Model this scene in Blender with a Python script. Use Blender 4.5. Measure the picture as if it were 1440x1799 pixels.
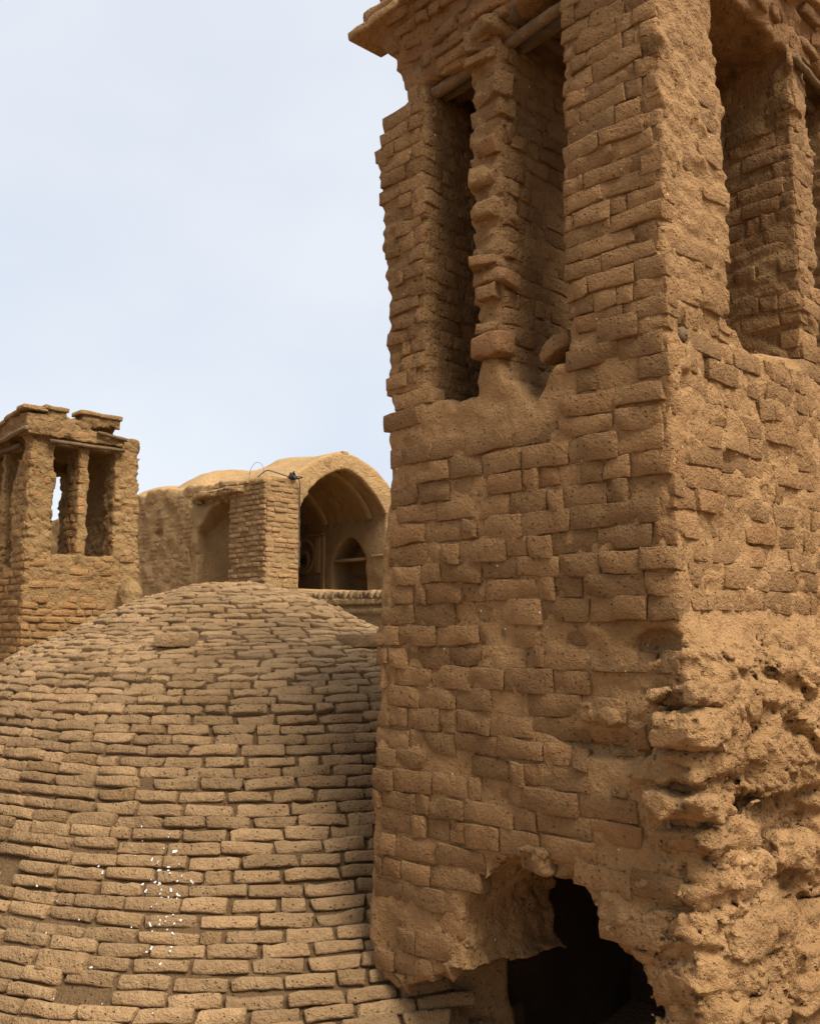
import bpy, math, random
import numpy as np
from mathutils import Matrix, Vector

for _o in list(bpy.data.objects):
    bpy.data.objects.remove(_o)
S = bpy.context.scene
COL = S.collection
rng = np.random.default_rng(7)
random.seed(7)

# ------------------------------------------------------------------ camera
F_PX, HORIZON = 1650.0, 1105.0
PITCH = math.atan((HORIZON - 899.5) / F_PX)
cam_d = bpy.data.cameras.new('camera')
cam = bpy.data.objects.new('camera', cam_d)
COL.objects.link(cam)
cam_d.sensor_fit = 'VERTICAL'
cam_d.sensor_height = 36.0
cam_d.lens = 36.0 * F_PX / 1799.0
cam_d.clip_start, cam_d.clip_end = 0.05, 5000
cam.location = (0, 0, 0)
cam.rotation_euler = (math.pi / 2 + PITCH, 0, 0)
S.camera = cam

# ------------------------------------------------------------------ sky and sun (bright overcast)
SUN_DIR = Vector((0.54, -0.58, 1.12)).normalized()      # towards the sun
SUN_EL = math.asin(SUN_DIR.z)
SUN_AZ = math.atan2(SUN_DIR.x, SUN_DIR.y)
W = bpy.data.worlds.new('World')
S.world = W
W.use_nodes = True
nt = W.node_tree
nt.nodes.clear()
def wn(t, **k):
    n = nt.nodes.new(t)
    for a, b in k.items():
        setattr(n, a, b)
    return n
sky = wn('ShaderNodeTexSky', sky_type='NISHITA', sun_disc=False)
sky.sun_elevation, sky.sun_rotation = SUN_EL, SUN_AZ
sky.air_density, sky.dust_density = 1.0, 2.0
tc = wn('ShaderNodeTexCoord')
mp = wn('ShaderNodeMapping')
mp.inputs['Scale'].default_value = (1.0, 1.0, 1.7)
nz = wn('ShaderNodeTexNoise')
nz.inputs['Scale'].default_value = 2.6
nz.inputs['Detail'].default_value = 3
nz.inputs['Roughness'].default_value = 0.5
rp = wn('ShaderNodeValToRGB')
rp.color_ramp.elements[0].position, rp.color_ramp.elements[0].color = 0.36, (2.78, 2.98, 3.34, 1)
rp.color_ramp.elements[1].position, rp.color_ramp.elements[1].color = 0.64, (3.18, 3.32, 3.52, 1)
mx = wn('ShaderNodeMixRGB')
mx.inputs['Fac'].default_value = 0.92
bg = wn('ShaderNodeBackground')
bg.inputs['Strength'].default_value = 0.050
wo = wn('ShaderNodeOutputWorld')
nt.links.new(tc.outputs['Generated'], mp.inputs['Vector'])
nt.links.new(mp.outputs['Vector'], nz.inputs['Vector'])
nt.links.new(nz.outputs['Fac'], rp.inputs['Fac'])
nt.links.new(sky.outputs['Color'], mx.inputs['Color1'])
nt.links.new(rp.outputs['Color'], mx.inputs['Color2'])
nt.links.new(mx.outputs['Color'], bg.inputs['Color'])
nt.links.new(bg.outputs['Background'], wo.inputs['Surface'])

sun_d = bpy.data.lights.new('sun', 'SUN')
sun_d.energy = 1.5
sun_d.angle = math.radians(36)
sun_d.color = (1.0, 0.93, 0.82)
sun = bpy.data.objects.new('sun', sun_d)
COL.objects.link(sun)
sun.rotation_euler = (-SUN_DIR).to_track_quat('-Z', 'Y').to_euler()

S.view_settings.view_transform = 'Standard'
S.view_settings.look = 'None'
S.view_settings.exposure = 2.42
S.view_settings.gamma = 1.0
S.view_settings.use_curve_mapping = False

# ------------------------------------------------------------------ materials
def mud(name, c1, c2, bump=0.5, scale=1.0, spread=0.16, fleck=0.0, pit=1.0, crack=0.0, rough=0.95, red=None, redmix=0.6):
    """weathered earth: colours c1..c2 by noise, bricks vary one by one, pits, grit, straw flecks"""
    m = bpy.data.materials.new(name)
    m.use_nodes = True
    t = m.node_tree
    t.nodes.clear()
    N = t.nodes.new
    L = t.links.new
    out, bs = N('ShaderNodeOutputMaterial'), N('ShaderNodeBsdfPrincipled')
    L(bs.outputs[0], out.inputs[0])
    bs.inputs['Roughness'].default_value = rough
    bs.inputs['Specular IOR Level'].default_value = 0.12
    geo = N('ShaderNodeNewGeometry')
    pos = geo.outputs['Position']
    def noise(sc, det=3, ro=0.6, src=pos):
        n = N('ShaderNodeTexNoise')
        n.inputs['Scale'].default_value = sc * scale
        n.inputs['Detail'].default_value = det
        n.inputs['Roughness'].default_value = ro
        L(src, n.inputs['Vector'])
        return n.outputs['Fac']
    def math_(op, a, b=None, c=None, clamp=False):
        n = N('ShaderNodeMath')
        n.operation = op
        n.use_clamp = clamp
        for i, v in enumerate((a, b, c)):
            if v is None:
                continue
            if isinstance(v, (int, float)):
                n.inputs[i].default_value = v
            else:
                L(v, n.inputs[i])
        return n.outputs[0]
    def ramp(f, p0, p1, v0=0.0, v1=1.0):
        n = N('ShaderNodeMapRange')
        n.inputs[1].default_value, n.inputs[2].default_value = p0, p1
        n.inputs[3].default_value, n.inputs[4].default_value = v0, v1
        L(f, n.inputs[0])
        return n.outputs[0]
    def mixc(f, a, b, mode='MIX'):
        n = N('ShaderNodeMixRGB')
        n.blend_type = mode
        if isinstance(f, (int, float)):
            n.inputs[0].default_value = f
        else:
            L(f, n.inputs[0])
        for i, v in ((1, a), (2, b)):
            if isinstance(v, tuple):
                n.inputs[i].default_value = (*v, 1)
            else:
                L(v, n.inputs[i])
        return n.outputs[0]
    big, mid, fine = noise(2.2, 4), noise(14, 4, 0.65), noise(85, 3, 0.7)
    blend = math_('ADD', ramp(big, 0.3, 0.7, 0, 0.55), ramp(mid, 0.3, 0.7, 0, 0.45))
    col = mixc(blend, c1, c2)
    oi = N('ShaderNodeObjectInfo')
    at = N('ShaderNodeAttribute')
    at.attribute_name = 'tint'
    one = math_('FRACT', math_('ADD', oi.outputs['Random'], at.outputs['Fac']))
    col = mixc(1.0, col, math_('MULTIPLY_ADD', one, 2 * spread, 1.0 - spread), 'MULTIPLY')
    two = math_('FRACT', math_('MULTIPLY', one, 7.31))
    if red:
        col = mixc(ramp(two, 0.86, 0.97, 0, redmix), col, red)
    col = mixc(1.0, col, ramp(fine, 0.25, 0.75, 0.86, 1.12), 'MULTIPLY')
    if fleck:
        v = N('ShaderNodeTexVoronoi')
        v.inputs['Scale'].default_value = 34 * scale
        L(pos, v.inputs['Vector'])
        sp = N('ShaderNodeSeparateColor')
        L(v.outputs['Color'], sp.inputs[0])
        spot = math_('MULTIPLY', math_('LESS_THAN', v.outputs['Distance'], math_('MULTIPLY', sp.outputs[1], 0.16)), math_('GREATER_THAN', sp.outputs[0], 1 - fleck))
        col = mixc(spot, col, (0.62, 0.52, 0.40))
    L(col, bs.inputs['Base Color'])
    # relief: grit + pits + cracks
    h = math_('ADD', math_('MULTIPLY', mid, 0.55), math_('MULTIPLY', fine, 0.42))
    h = math_('ADD', h, math_('MULTIPLY', noise(190, 2, 0.6), 0.16))
    h = math_('ADD', h, math_('MULTIPLY', noise(38, 3, 0.6), 0.55))
    if pit:
        v = N('ShaderNodeTexVoronoi')
        v.inputs['Scale'].default_value = 52 * scale
        L(pos, v.inputs['Vector'])
        sp = N('ShaderNodeSeparateColor')
        L(v.outputs['Color'], sp.inputs[0])
        hole = math_('MULTIPLY', ramp(v.outputs['Distance'], 0.10, 0.30, 1, 0), math_('GREATER_THAN', sp.outputs[0], 0.80))
        h = math_('SUBTRACT', h, math_('MULTIPLY', hole, 0.75 * pit))
    if crack:
        w = N('ShaderNodeVectorMath')
        w.operation = 'MULTIPLY_ADD'
        nn = N('ShaderNodeTexNoise')
        nn.inputs['Scale'].default_value = 6
        L(pos, nn.inputs['Vector'])
        L(nn.outputs['Color'], w.inputs[0])
        w.inputs[1].default_value = (0.18, 0.18, 0.18)
        L(pos, w.inputs[2])
        v = N('ShaderNodeTexVoronoi')
        v.feature = 'DISTANCE_TO_EDGE'
        v.inputs['Scale'].default_value = 6.5 * scale
        L(w.outputs[0], v.inputs['Vector'])
        h = math_('SUBTRACT', h, math_('MULTIPLY', math_('MULTIPLY', ramp(v.outputs['Distance'], 0.0, 0.035, 1, 0), ramp(noise(3.1, 2), 0.45, 0.6)), crack))
    b = N('ShaderNodeBump')
    b.inputs['Strength'].default_value = bump
    b.inputs['Distance'].default_value = 0.034 / scale ** 0.4
    L(h, b.inputs['Height'])
    L(b.outputs[0], bs.inputs['Normal'])
    return m

M_MUD = mud('tower_mud', (0.184, 0.1005, 0.0400), (0.308, 0.180, 0.0815), 1.0, fleck=0.06, pit=.6)
M_MBRICK = mud('mud_brick', (0.172, 0.0920, 0.0365), (0.266, 0.1515, 0.0675), 1.0, fleck=0.06, spread=0.22, pit=.85, red=(0.205, 0.098, 0.039), redmix=.45)
M_SHADEM = mud('chamber_shade_mud', (0.055, 0.032, 0.016), (0.095, 0.058, 0.030), 0.8)  # mud darkened so the chamber's deep shade is painted into its colour
M_RED = mud('fired_brick', (0.16, 0.080, 0.033), (0.24, 0.134, 0.060), 0.9, spread=0.2, red=(0.225, 0.090, 0.036))
M_DOME = mud('dome_brick', (0.208, 0.125, 0.058), (0.364, 0.233, 0.119), 1.0, spread=0.20, pit=1.4, red=(0.20, 0.115, 0.05))
M_DMORT = mud('dome_mortar', (0.100, 0.058, 0.027), (0.165, 0.100, 0.048), 1.0)
M_FAR = mud('pale_mud', (0.240, 0.146, 0.063), (0.325, 0.209, 0.098), 0.9, scale=0.5, crack=0.15)
M_FARB = mud('pale_mud_brick', (0.205, 0.118, 0.050), (0.310, 0.192, 0.089), 0.8, scale=0.6, spread=0.16, red=(0.235, 0.115, 0.056))
M_PLAST = mud('smooth_plaster', (0.225, 0.138, 0.060), (0.31, 0.200, 0.098), 0.6, scale=0.6, pit=0)
M_TWR2 = mud('small_tower_mud', (0.190, 0.110, 0.044), (0.275, 0.170, 0.074), 0.95, scale=0.75, crack=0.15)
M_TWR2B = mud('small_tower_brick', (0.190, 0.099, 0.037), (0.285, 0.160, 0.065), 0.8, scale=0.75, spread=0.16, red=(0.28, 0.13, 0.048))
M_WOOD = mud('old_wood', (0.085, 0.052, 0.026), (0.21, 0.138, 0.074), 0.8, scale=1.5, pit=0)
M_GROUND = mud('earth', (0.20, 0.125, 0.062), (0.28, 0.185, 0.1), 0.7, scale=0.6)

def flat(name, c, rough=0.8):
    m = bpy.data.materials.new(name)
    m.use_nodes = True
    b = m.node_tree.nodes['Principled BSDF']
    n = m.node_tree.nodes.new('ShaderNodeTexNoise')
    n.inputs['Scale'].default_value = 60
    r = m.node_tree.nodes.new('ShaderNodeMixRGB')
    r.inputs[1].default_value = (*[x * 0.75 for x in c], 1)
    r.inputs[2].default_value = (*c, 1)
    m.node_tree.links.new(n.outputs['Fac'], r.inputs[0])
    m.node_tree.links.new(r.outputs[0], b.inputs['Base Color'])
    b.inputs['Roughness'].default_value = rough
    return m
M_WHITE = flat('white_lime', (0.78, 0.77, 0.74))
M_CABLE = flat('black_rubber', (0.02, 0.02, 0.022), 0.6)

# ------------------------------------------------------------------ objects and meshes
def tag(o, label=None, cat=None, group=None, kind=None):
    for k, v in (('label', label), ('category', cat), ('group', group), ('kind', kind)):
        if v:
            o[k] = v
    return o

def empty(name, loc, rz=0.0):
    o = bpy.data.objects.new(name, None)
    o.location = loc
    o.rotation_euler = (0, 0, rz)
    o.empty_display_size = 0.2
    COL.objects.link(o)
    return o

def mesh_np(name, v, q, smooth=True, tint=None):
    v = np.asarray(v, np.float32)
    q = np.asarray(q, np.int32)
    k = q.shape[1]
    me = bpy.data.meshes.new(name)
    me.vertices.add(len(v))
    me.vertices.foreach_set('co', v.ravel())
    me.loops.add(q.size)
    me.loops.foreach_set('vertex_index', q.ravel())
    me.polygons.add(len(q))
    me.polygons.foreach_set('loop_start', np.arange(0, q.size, k, dtype=np.int32))
    me.polygons.foreach_set('use_smooth', np.full(len(q), smooth, bool))
    if tint is not None:
        a = me.attributes.new('tint', 'FLOAT', 'POINT')
        a.data.foreach_set('value', np.asarray(tint, np.float32))
    me.update(calc_edges=True)
    return me

def link(name, me, mat, parent=None, mtx=None):
    o = bpy.data.objects.new(name, me)
    if mat is not None and not me.materials:
        me.materials.append(mat)
    COL.objects.link(o)
    if parent is not None:
        o.parent = parent
    if mtx is not None:
        o.matrix_local = mtx
    return o

# ------------------------------------------------------------------ noise on grids
def _w(n, pos):
    i = np.floor(pos).astype(int)
    t = pos - i
    w = np.zeros((len(pos), n))
    r = np.arange(len(pos))
    for k, c in enumerate(((1 - t) ** 3 / 6, (3 * t ** 3 - 6 * t ** 2 + 4) / 6, (-3 * t ** 3 + 3 * t ** 2 + 3 * t + 1) / 6, t ** 3 / 6)):
        w[r, i + k] = c
    return w.astype(np.float32)

def gnoise(xs, ys, zs, s, seed):
    """smooth random field with cell s (or a triple), about unit spread"""
    r = np.random.default_rng(seed)
    s = (s, s, s) if np.isscalar(s) else s
    ws = []
    for ax, c in zip((xs, ys, zs), s):
        pos = (ax - ax[0]) / c + 0.37
        ws.append(_w(int(pos[-1]) + 5, pos))
    g = r.standard_normal([w.shape[1] for w in ws]).astype(np.float32)
    g = np.tensordot(ws[0], g, (1, 0))
    g = np.tensordot(g, ws[1], (1, 1)).transpose(0, 2, 1)
    g = np.tensordot(g, ws[2], (2, 1))
    return g * 2.6

def worley(p, cell, seed):
    """broken-up cells: distance gap between the two nearest seeds, and a random offset and tilt per cell"""
    cell = np.array(cell, np.float32)
    g = p / cell
    b = np.floor(g).astype(np.int64)
    d1 = np.full(len(p), 9e9, np.float32)
    d2 = d1.copy()
    hid = np.zeros(len(p), np.int64)
    dv = np.zeros_like(p)
    for dx in (-1, 0, 1):
        for dy in (-1, 0, 1):
            for dz in (-1, 0, 1):
                c = b + (dx, dy, dz)
                hsh = (c[:, 0] * 73856093 ^ c[:, 1] * 19349663 ^ c[:, 2] * 83492791 ^ seed * 2654435) & 0x7fffffff
                r = np.stack([(hsh * k % 1009) / 1009.0 for k in (7, 131, 577)], 1)
                v = ((c + 0.12 + 0.76 * r - g) * 1.0).astype(np.float32)
                d = np.sqrt((v ** 2).sum(1))
                m = d < d1
                d2 = np.where(m, d1, np.minimum(d2, d))
                hid = np.where(m, hsh, hid)
                dv = np.where(m[:, None], v, dv)
                d1 = np.where(m, d, d1)
    R = np.stack([(hid * k % 1013) / 1013.0 - .5 for k in (17, 211, 409, 601)], 1)
    return d2 - d1, R[:, 0], (R[:, 1:] * dv).sum(1)

class Field:
    """a solid on a grid: negative inside"""
    def __init__(self, lo, hi, h):
        self.lo, self.h = np.array(lo, float), h
        self.x, self.y, self.z = [np.arange(a, b, h, dtype=np.float32) for a, b in zip(lo, hi)]
        self.X, self.Y, self.Z = self.x[:, None, None], self.y[None, :, None], self.z[None, None, :]
        self.f = None
    def noise(self, s, seed):
        return gnoise(self.x, self.y, self.z, s, seed)
    def box(self, x0, x1, y0, y1, z0, z1):
        dx = np.maximum(x0 - self.X, self.X - x1)
        dy = np.maximum(y0 - self.Y, self.Y - y1)
        dz = np.maximum(z0 - self.Z, self.Z - z1)
        return np.maximum(np.maximum(dx, dy), dz)
    def ball(self, c, r):
        d = ((self.X - c[0]) / r[0]) ** 2 + ((self.Y - c[1]) / r[1]) ** 2 + ((self.Z - c[2]) / r[2]) ** 2
        return (np.sqrt(d) - 1) * min(r)
    def fracture(self, cell, seed, amp, tilt, groove, gw, band=0.07):
        """break the skin into angular pieces; amp is a field of strengths"""
        sel = np.argwhere((np.abs(self.f) < band) & (np.broadcast_to(amp, self.f.shape) > 1e-4))
        p = (self.lo + sel * self.h).astype(np.float32)
        p = p + 0.25 * np.array(cell, np.float32) * np.stack([np.sin(p @ np.array(k) + q) for k, q in (((19, 31, 23), 0), ((29, 17, 37), 2), ((23, 29, 41), 4))], 1).astype(np.float32)
        gap, off, tl = worley(p, cell, seed)
        w = np.broadcast_to(amp, self.f.shape)[tuple(sel.T)]
        self.f[tuple(sel.T)] += (w * (off + tilt * tl + groove * np.clip(1 - gap / gw, 0, 1))).astype(np.float32)
    def cube(self, c, r, p=4):
        d = np.abs((self.X - c[0]) / r[0]) ** p + np.abs((self.Y - c[1]) / r[1]) ** p + np.abs((self.Z - c[2]) / r[2]) ** p
        return (d ** (1.0 / p) - 1) * min(r)
    def sample(self, p):
        g = (np.asarray(p, np.float32) - self.lo) / self.h
        sh = np.array(self.f.shape)
        g = np.clip(g, 0, sh - 1.001)
        i = g.astype(int)
        t = g - i
        r = 0
        for dx in (0, 1):
            for dy in (0, 1):
                for dz in (0, 1):
                    w = (t[..., 0] if dx else 1 - t[..., 0]) * (t[..., 1] if dy else 1 - t[..., 1]) * (t[..., 2] if dz else 1 - t[..., 2])
                    r = r + w * self.f[i[..., 0] + dx, i[..., 1] + dy, i[..., 2] + dz]
        return r
    def surface(self, p, n, out=0.14, inn=0.22):
        """how far along n from p the solid's skin lies (nan: none)"""
        ss = np.arange(out, -inn, -0.006)
        pts = p[:, None, :] + n[:, None, :] * ss[None, :, None]
        f = self.sample(pts)
        ins = f < 0
        first = ins.argmax(1)
        ok = ins.any(1) & (first > 0)
        s = ss[first]
        a = f[np.arange(len(p)), np.maximum(first - 1, 0)]
        b = f[np.arange(len(p)), first]
        s = s + 0.006 * (0 - b) / np.where(np.abs(a - b) < 1e-9, 1, a - b)
        return np.where(ok, s, np.nan)
    def nets(self):
        f = self.f
        ins = f < 0
        c = np.zeros([n - 1 for n in f.shape], np.int8)
        for dx in (0, 1):
            for dy in (0, 1):
                for dz in (0, 1):
                    c += ins[dx:f.shape[0] - 1 + dx, dy:f.shape[1] - 1 + dy, dz:f.shape[2] - 1 + dz]
        cells = np.argwhere((c > 0) & (c < 8))
        idx = np.full(c.shape, -1, np.int32)
        idx[tuple(cells.T)] = np.arange(len(cells))
        acc = np.zeros((len(cells), 3), np.float32)
        cnt = np.zeros(len(cells), np.float32)
        corners = [(0, 0, 0), (1, 0, 0), (0, 1, 0), (1, 1, 0), (0, 0, 1), (1, 0, 1), (0, 1, 1), (1, 1, 1)]
        val = [f[cells[:, 0] + a, cells[:, 1] + b, cells[:, 2] + d] for a, b, d in corners]
        for i in range(8):
            for ax in range(3):
                if corners[i][ax]:
                    continue
                j = i + (1 << ax)
                u, v = val[i], val[j]
                m = (u < 0) != (v < 0)
                t = np.where(m, u / np.where(m, u - v, 1), 0)
                pt = np.tile(np.array(corners[i], np.float32), (len(cells), 1))
                pt[:, ax] += t
                acc += pt * m[:, None]
                cnt += m
        v = self.lo + self.h * (cells + acc / np.maximum(cnt, 1)[:, None])
        quads = []
        for ax in range(3):
            o1, o2 = [(1, 2), (2, 0), (0, 1)][ax]
            n1 = [n for n in f.shape]
            sl0 = [slice(1, n - 1) for n in n1]
            sl1 = [slice(1, n - 1) for n in n1]
            sl0[ax] = slice(0, n1[ax] - 1)
            sl1[ax] = slice(1, n1[ax])
            A, B = ins[tuple(sl0)], ins[tuple(sl1)]
            for flip in (False, True):
                e = np.argwhere((A & ~B) if not flip else (~A & B))
                off = np.ones(3, int)
                off[ax] = 0
                e = e + off
                def at(d1, d2):
                    k = e.copy()
                    k[:, o1] += d1
                    k[:, o2] += d2
                    return idx[k[:, 0], k[:, 1], k[:, 2]]
                q = np.stack([at(-1, -1), at(0, -1), at(0, 0), at(-1, 0)], 1)
                quads.append(q[:, ::-1] if flip else q)
        return v, np.concatenate(quads)

def smin(a, b, k):
    h = np.clip(0.5 + 0.5 * (b - a) / k, 0, 1)
    return b * (1 - h) + a * h - k * h * (1 - h)
def smax(a, b, k):
    return -smin(-a, -b, k)

def poly2d(P, Y, Z):
    """signed distance to a polygon in two axes, negative inside"""
    P = np.asarray(P, np.float32)
    d = np.full(np.broadcast(Y, Z).shape, 1e9, np.float32)
    s = np.ones_like(d)
    for i in range(len(P)):
        a, b = P[i], P[i - 1]
        ey, ez = b - a
        wy, wz = Y - a[0], Z - a[1]
        t = np.clip((wy * ey + wz * ez) / (ey * ey + ez * ez), 0, 1)
        d = np.minimum(d, (wy - ey * t) ** 2 + (wz - ez * t) ** 2)
        c1, c2, c3 = Z >= a[1], Z < b[1], ey * wz > ez * wy
        flip = (c1 & c2 & c3) | (~c1 & ~c2 & ~c3)
        s = np.where(flip, -s, s)
    return s * np.sqrt(d)

def split_link(v, q, regions, parent, mats):
    """cut a skin into parts by where its faces lie; returns the part objects"""
    cen = v[q].mean(1)
    left = np.ones(len(q), bool)
    outs = []
    for (name, test), mat in zip(regions, mats):
        m = left & test(cen)
        left &= ~m
        if not m.any():
            outs.append(None)
            continue
        qq = q[m]
        used, inv = np.unique(qq.ravel(), return_inverse=True)
        me = mesh_np(name, v[used], inv.reshape(-1, 4))
        outs.append(link(name, me, mat, parent))
    return outs

# ------------------------------------------------------------------ bricks
def brick_template(seed, w, d, h, r, rough, nx=7, ny=2, nz=4, jit=0.05, bites=(1, 5)):
    """one weathered brick, centred on its front face: x along the wall, y outward (front at y = 0), z up"""
    R = np.random.default_rng(seed)
    def line(n, L):
        e = min(0.9 * r, 0.25 * L)
        if n <= 2:
            return np.array([-L / 2, -L / 2 + e, L / 2])[:n + 1] if n == 2 else np.array([-L / 2, L / 2])
        return np.concatenate([[-L / 2], np.linspace(-L / 2 + e, L / 2 - e, n - 1), [L / 2]])
    gx, gz = line(nx, w), line(nz, h)
    gy = np.array([-d, -r, 0.0]) if ny == 2 else np.array([-d, 0.0])
    key, verts, faces = {}, [], []
    def vid(i, j, k):
        t = (i, j, k)
        if t not in key:
            key[t] = len(verts)
            verts.append((gx[i], gy[j], gz[k]))
        return key[t]
    J = len(gy) - 1
    I, K = nx, nz
    for i in range(I):
        for k in range(K):
            faces.append((vid(i, J, k), vid(i, J, k + 1), vid(i + 1, J, k + 1), vid(i + 1, J, k)))
    for j in range(J):
        for i in range(I):
            faces.append((vid(i, j, 0), vid(i, j + 1, 0), vid(i + 1, j + 1, 0), vid(i + 1, j, 0)))
            faces.append((vid(i, j, K), vid(i + 1, j, K), vid(i + 1, j + 1, K), vid(i, j + 1, K)))
        for k in range(K):
            faces.append((vid(0, j, k), vid(0, j, k + 1), vid(0, j + 1, k + 1), vid(0, j + 1, k)))
            faces.append((vid(I, j, k), vid(I, j + 1, k), vid(I, j + 1, k + 1), vid(I, j, k + 1)))
    v = np.array(verts, float)
    lo = np.array([-w / 2 + r, -10, -h / 2 + r])
    hi = np.array([w / 2 - r, -r, h / 2 - r])
    c = np.clip(v, lo, hi)
    dlt = v - c
    ln = np.linalg.norm(dlt, axis=1, keepdims=True)
    v = np.where(ln > 1e-6, c + dlt / np.maximum(ln, 1e-6) * np.minimum(ln, r), v)
    # wear: sheared outline, dented skin
    cj = R.normal(0, jit, (2, 2, 2)) * np.array([w * 0.35, h])
    u, t = v[:, 0] / w + .5, v[:, 2] / h + .5
    for a in (0, 1):
        for b in (0, 1):
            k = (u if a else 1 - u) * (t if b else 1 - t)
            v[:, 0] += k * cj[a, b, 0]
            v[:, 2] += k * cj[a, b, 1]
    for s, amp in ((0.09, 1.0), (0.035, 0.8), (0.018, 0.45)):
        ph = R.uniform(0, 6.28, (5, 3))
        kk = R.normal(0, 1, (5, 3))
        kk = kk / np.linalg.norm(kk, axis=1, keepdims=True) / s * 2.2
        for ax in range(3):
            n = sum(np.sin(v @ kk[q] + ph[q, ax]) for q in range(5)) / 2.2
            v[:, ax] += n * rough * amp * (1.0 if ax == 1 else 0.75)
    bites = R.integers(*bites)
    for _ in range(bites):                                   # a corner or edge knocked off
        cx, cz = R.choice([-1, 1]) * w / 2 * R.uniform(.6, 1), R.choice([-1, 1]) * h / 2
        rr = R.uniform(.25, .62) * h
        dd = np.sqrt((v[:, 0] - cx) ** 2 + (v[:, 2] - cz) ** 2)
        v[:, 1] -= np.clip(1 - dd / rr, 0, 1) * h * 0.34 * (v[:, 1] > -d * 0.9)
    return v.astype(np.float32), np.array(faces)

class Kit:
    def __init__(self, name, n, w, d, h, r, rough, mat, seed=0, **k):
        self.dim = (w, d, h)
        self.mat = mat
        self.geo = [brick_template(seed + i, w, d, h, r, rough, **k) for i in range(n)]
        self.me = []
        for v, q in self.geo:
            me = mesh_np(name, v, q)
            me.materials.append(mat)
            self.me.append(me)
    def put(self, name, parent, mtx, k):
        return link(name, self.me[k % len(self.me)], None, parent, mtx)
    def joined(self, name, parent, mtxs, ks):
        vs, qs, ts, base = [], [], [], 0
        for m, k in zip(mtxs, ks):
            v, q = self.geo[k % len(self.geo)]
            A = np.array(m)
            vs.append(v @ A[:3, :3].T + A[:3, 3])
            qs.append(q + base)
            base += len(v)
            ts.append(np.full(len(v), random.random()))
        o = link(name, mesh_np(name, np.concatenate(vs), np.concatenate(qs), True, np.concatenate(ts)), self.mat, parent)
        o['kind'] = 'stuff'
        return o

def frame(p, n, up=(0, 0, 1), roll=0.0, scale=(1, 1, 1)):
    n = Vector(n).normalized()
    up = Vector(up)
    x = n.cross(up).normalized()
    z = x.cross(n).normalized()
    m = Matrix(((x.x, n.x, z.x, 0), (x.y, n.y, z.y, 0), (x.z, n.z, z.z, 0), (0, 0, 0, 1)))
    return Matrix.Translation(Vector(p)) @ m @ Matrix.Rotation(roll, 4, 'Y') @ Matrix.Diagonal((*scale, 1))

def lay(fld, origin, udir, ndir, u0, u1, z0, z1, pitch, wid, gap, kit, stick, jit=0.004, tilt=0.012, maxdev=0.05, skip=0.0, wob=0.0, zshift=None, keep=None, shards=0.0):
    """lay courses on one face of a solid, each brick seated on its skin; returns [(matrix, variant, size)]"""
    udir, ndir, origin = np.array(udir, float), np.array(ndir, float), np.array(origin, float)
    out, cand = [], []
    z = z0
    row = 0
    while z < z1:
        ph = pitch * random.uniform(0.94, 1.06)
        u = u0 + (wid * 0.5 if row % 2 else 0) * 1.0 + random.uniform(-.25, .25) * wid - (wid if row % 2 else wid * .5)
        while u < u1:
            w = wid * random.uniform(0.78, 1.16) if random.random() > 0.24 else wid * random.uniform(0.32, 0.6)
            a, b = max(u, u0), min(u + w, u1)
            if b - a > 0.05 and random.random() >= skip:
                zz = z + ph / 2 + wob * math.sin(3.1 * (a + b) / 2 + row * .4) + (zshift((a + b) / 2, z) if zshift else 0)
                cand.append(((a + b) / 2, zz, b - a - gap, ph - gap * random.uniform(.6, 1.5)))
            u += w
        z += ph
        row += 1
    if not cand:
        return out
    c = np.array(cand)
    n = np.tile(ndir, (len(c), 1))
    def at(du, dz):
        return origin + (c[:, 0] + du)[:, None] * udir + np.stack([np.zeros(len(c)), np.zeros(len(c)), c[:, 1] + dz], 1)
    hw, hh = c[:, 2] * 0.36, c[:, 3] * 0.36
    s = np.stack([fld.surface(at(a * hw, b * hh), n) for a, b in ((0, 0), (-1, -1), (1, -1), (-1, 1), (1, 1))], 1)
    for i in range(len(c)):
        si = s[i]
        if np.isnan(si[0]) or np.isnan(si).sum() > 1:
            continue
        if np.nanmax(si) - np.nanmin(si) > maxdev:
            continue
        m = np.nanmean(si)
        l, r_ = np.nanmean(si[[1, 3]]), np.nanmean(si[[2, 4]])
        d, t = np.nanmean(si[[1, 2]]), np.nanmean(si[[3, 4]])
        au = (r_ - l) / max(2 * hw[i], .02)
        az = (t - d) / max(2 * hh[i], .02)
        nn = ndir - udir * au * 0.8 - np.array([0, 0, 1]) * az * 0.6
        nn = nn + np.random.default_rng(i * 7 + 1).normal(0, tilt, 3)
        p = at(np.zeros(len(c)), np.zeros(len(c)))[i] + ndir * (m + (stick(c[i, 0], c[i, 1]) if callable(stick) else stick) + random.gauss(0, jit))
        if keep and not keep(c[i, 0], c[i, 1]):
            continue
        sc = (c[i, 2] / kit.dim[0], 1.0, c[i, 3] / kit.dim[2])
        out.append((frame(p, nn, roll=random.gauss(0, 0.018), scale=sc), random.randrange(len(kit.me)), c[i, 2] * c[i, 3]))
    return out

def place(kit, parent, items, limit=290, name='brick', rest='small_bricks'):
    items = sorted(items, key=lambda t: -t[2])
    for m, k, _ in items[:limit]:
        kit.put(name, parent, m, k)
    if items[limit:]:
        kit.joined(rest, parent, [m for m, _, _ in items[limit:]], [k for _, k, _ in items[limit:]])

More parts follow.
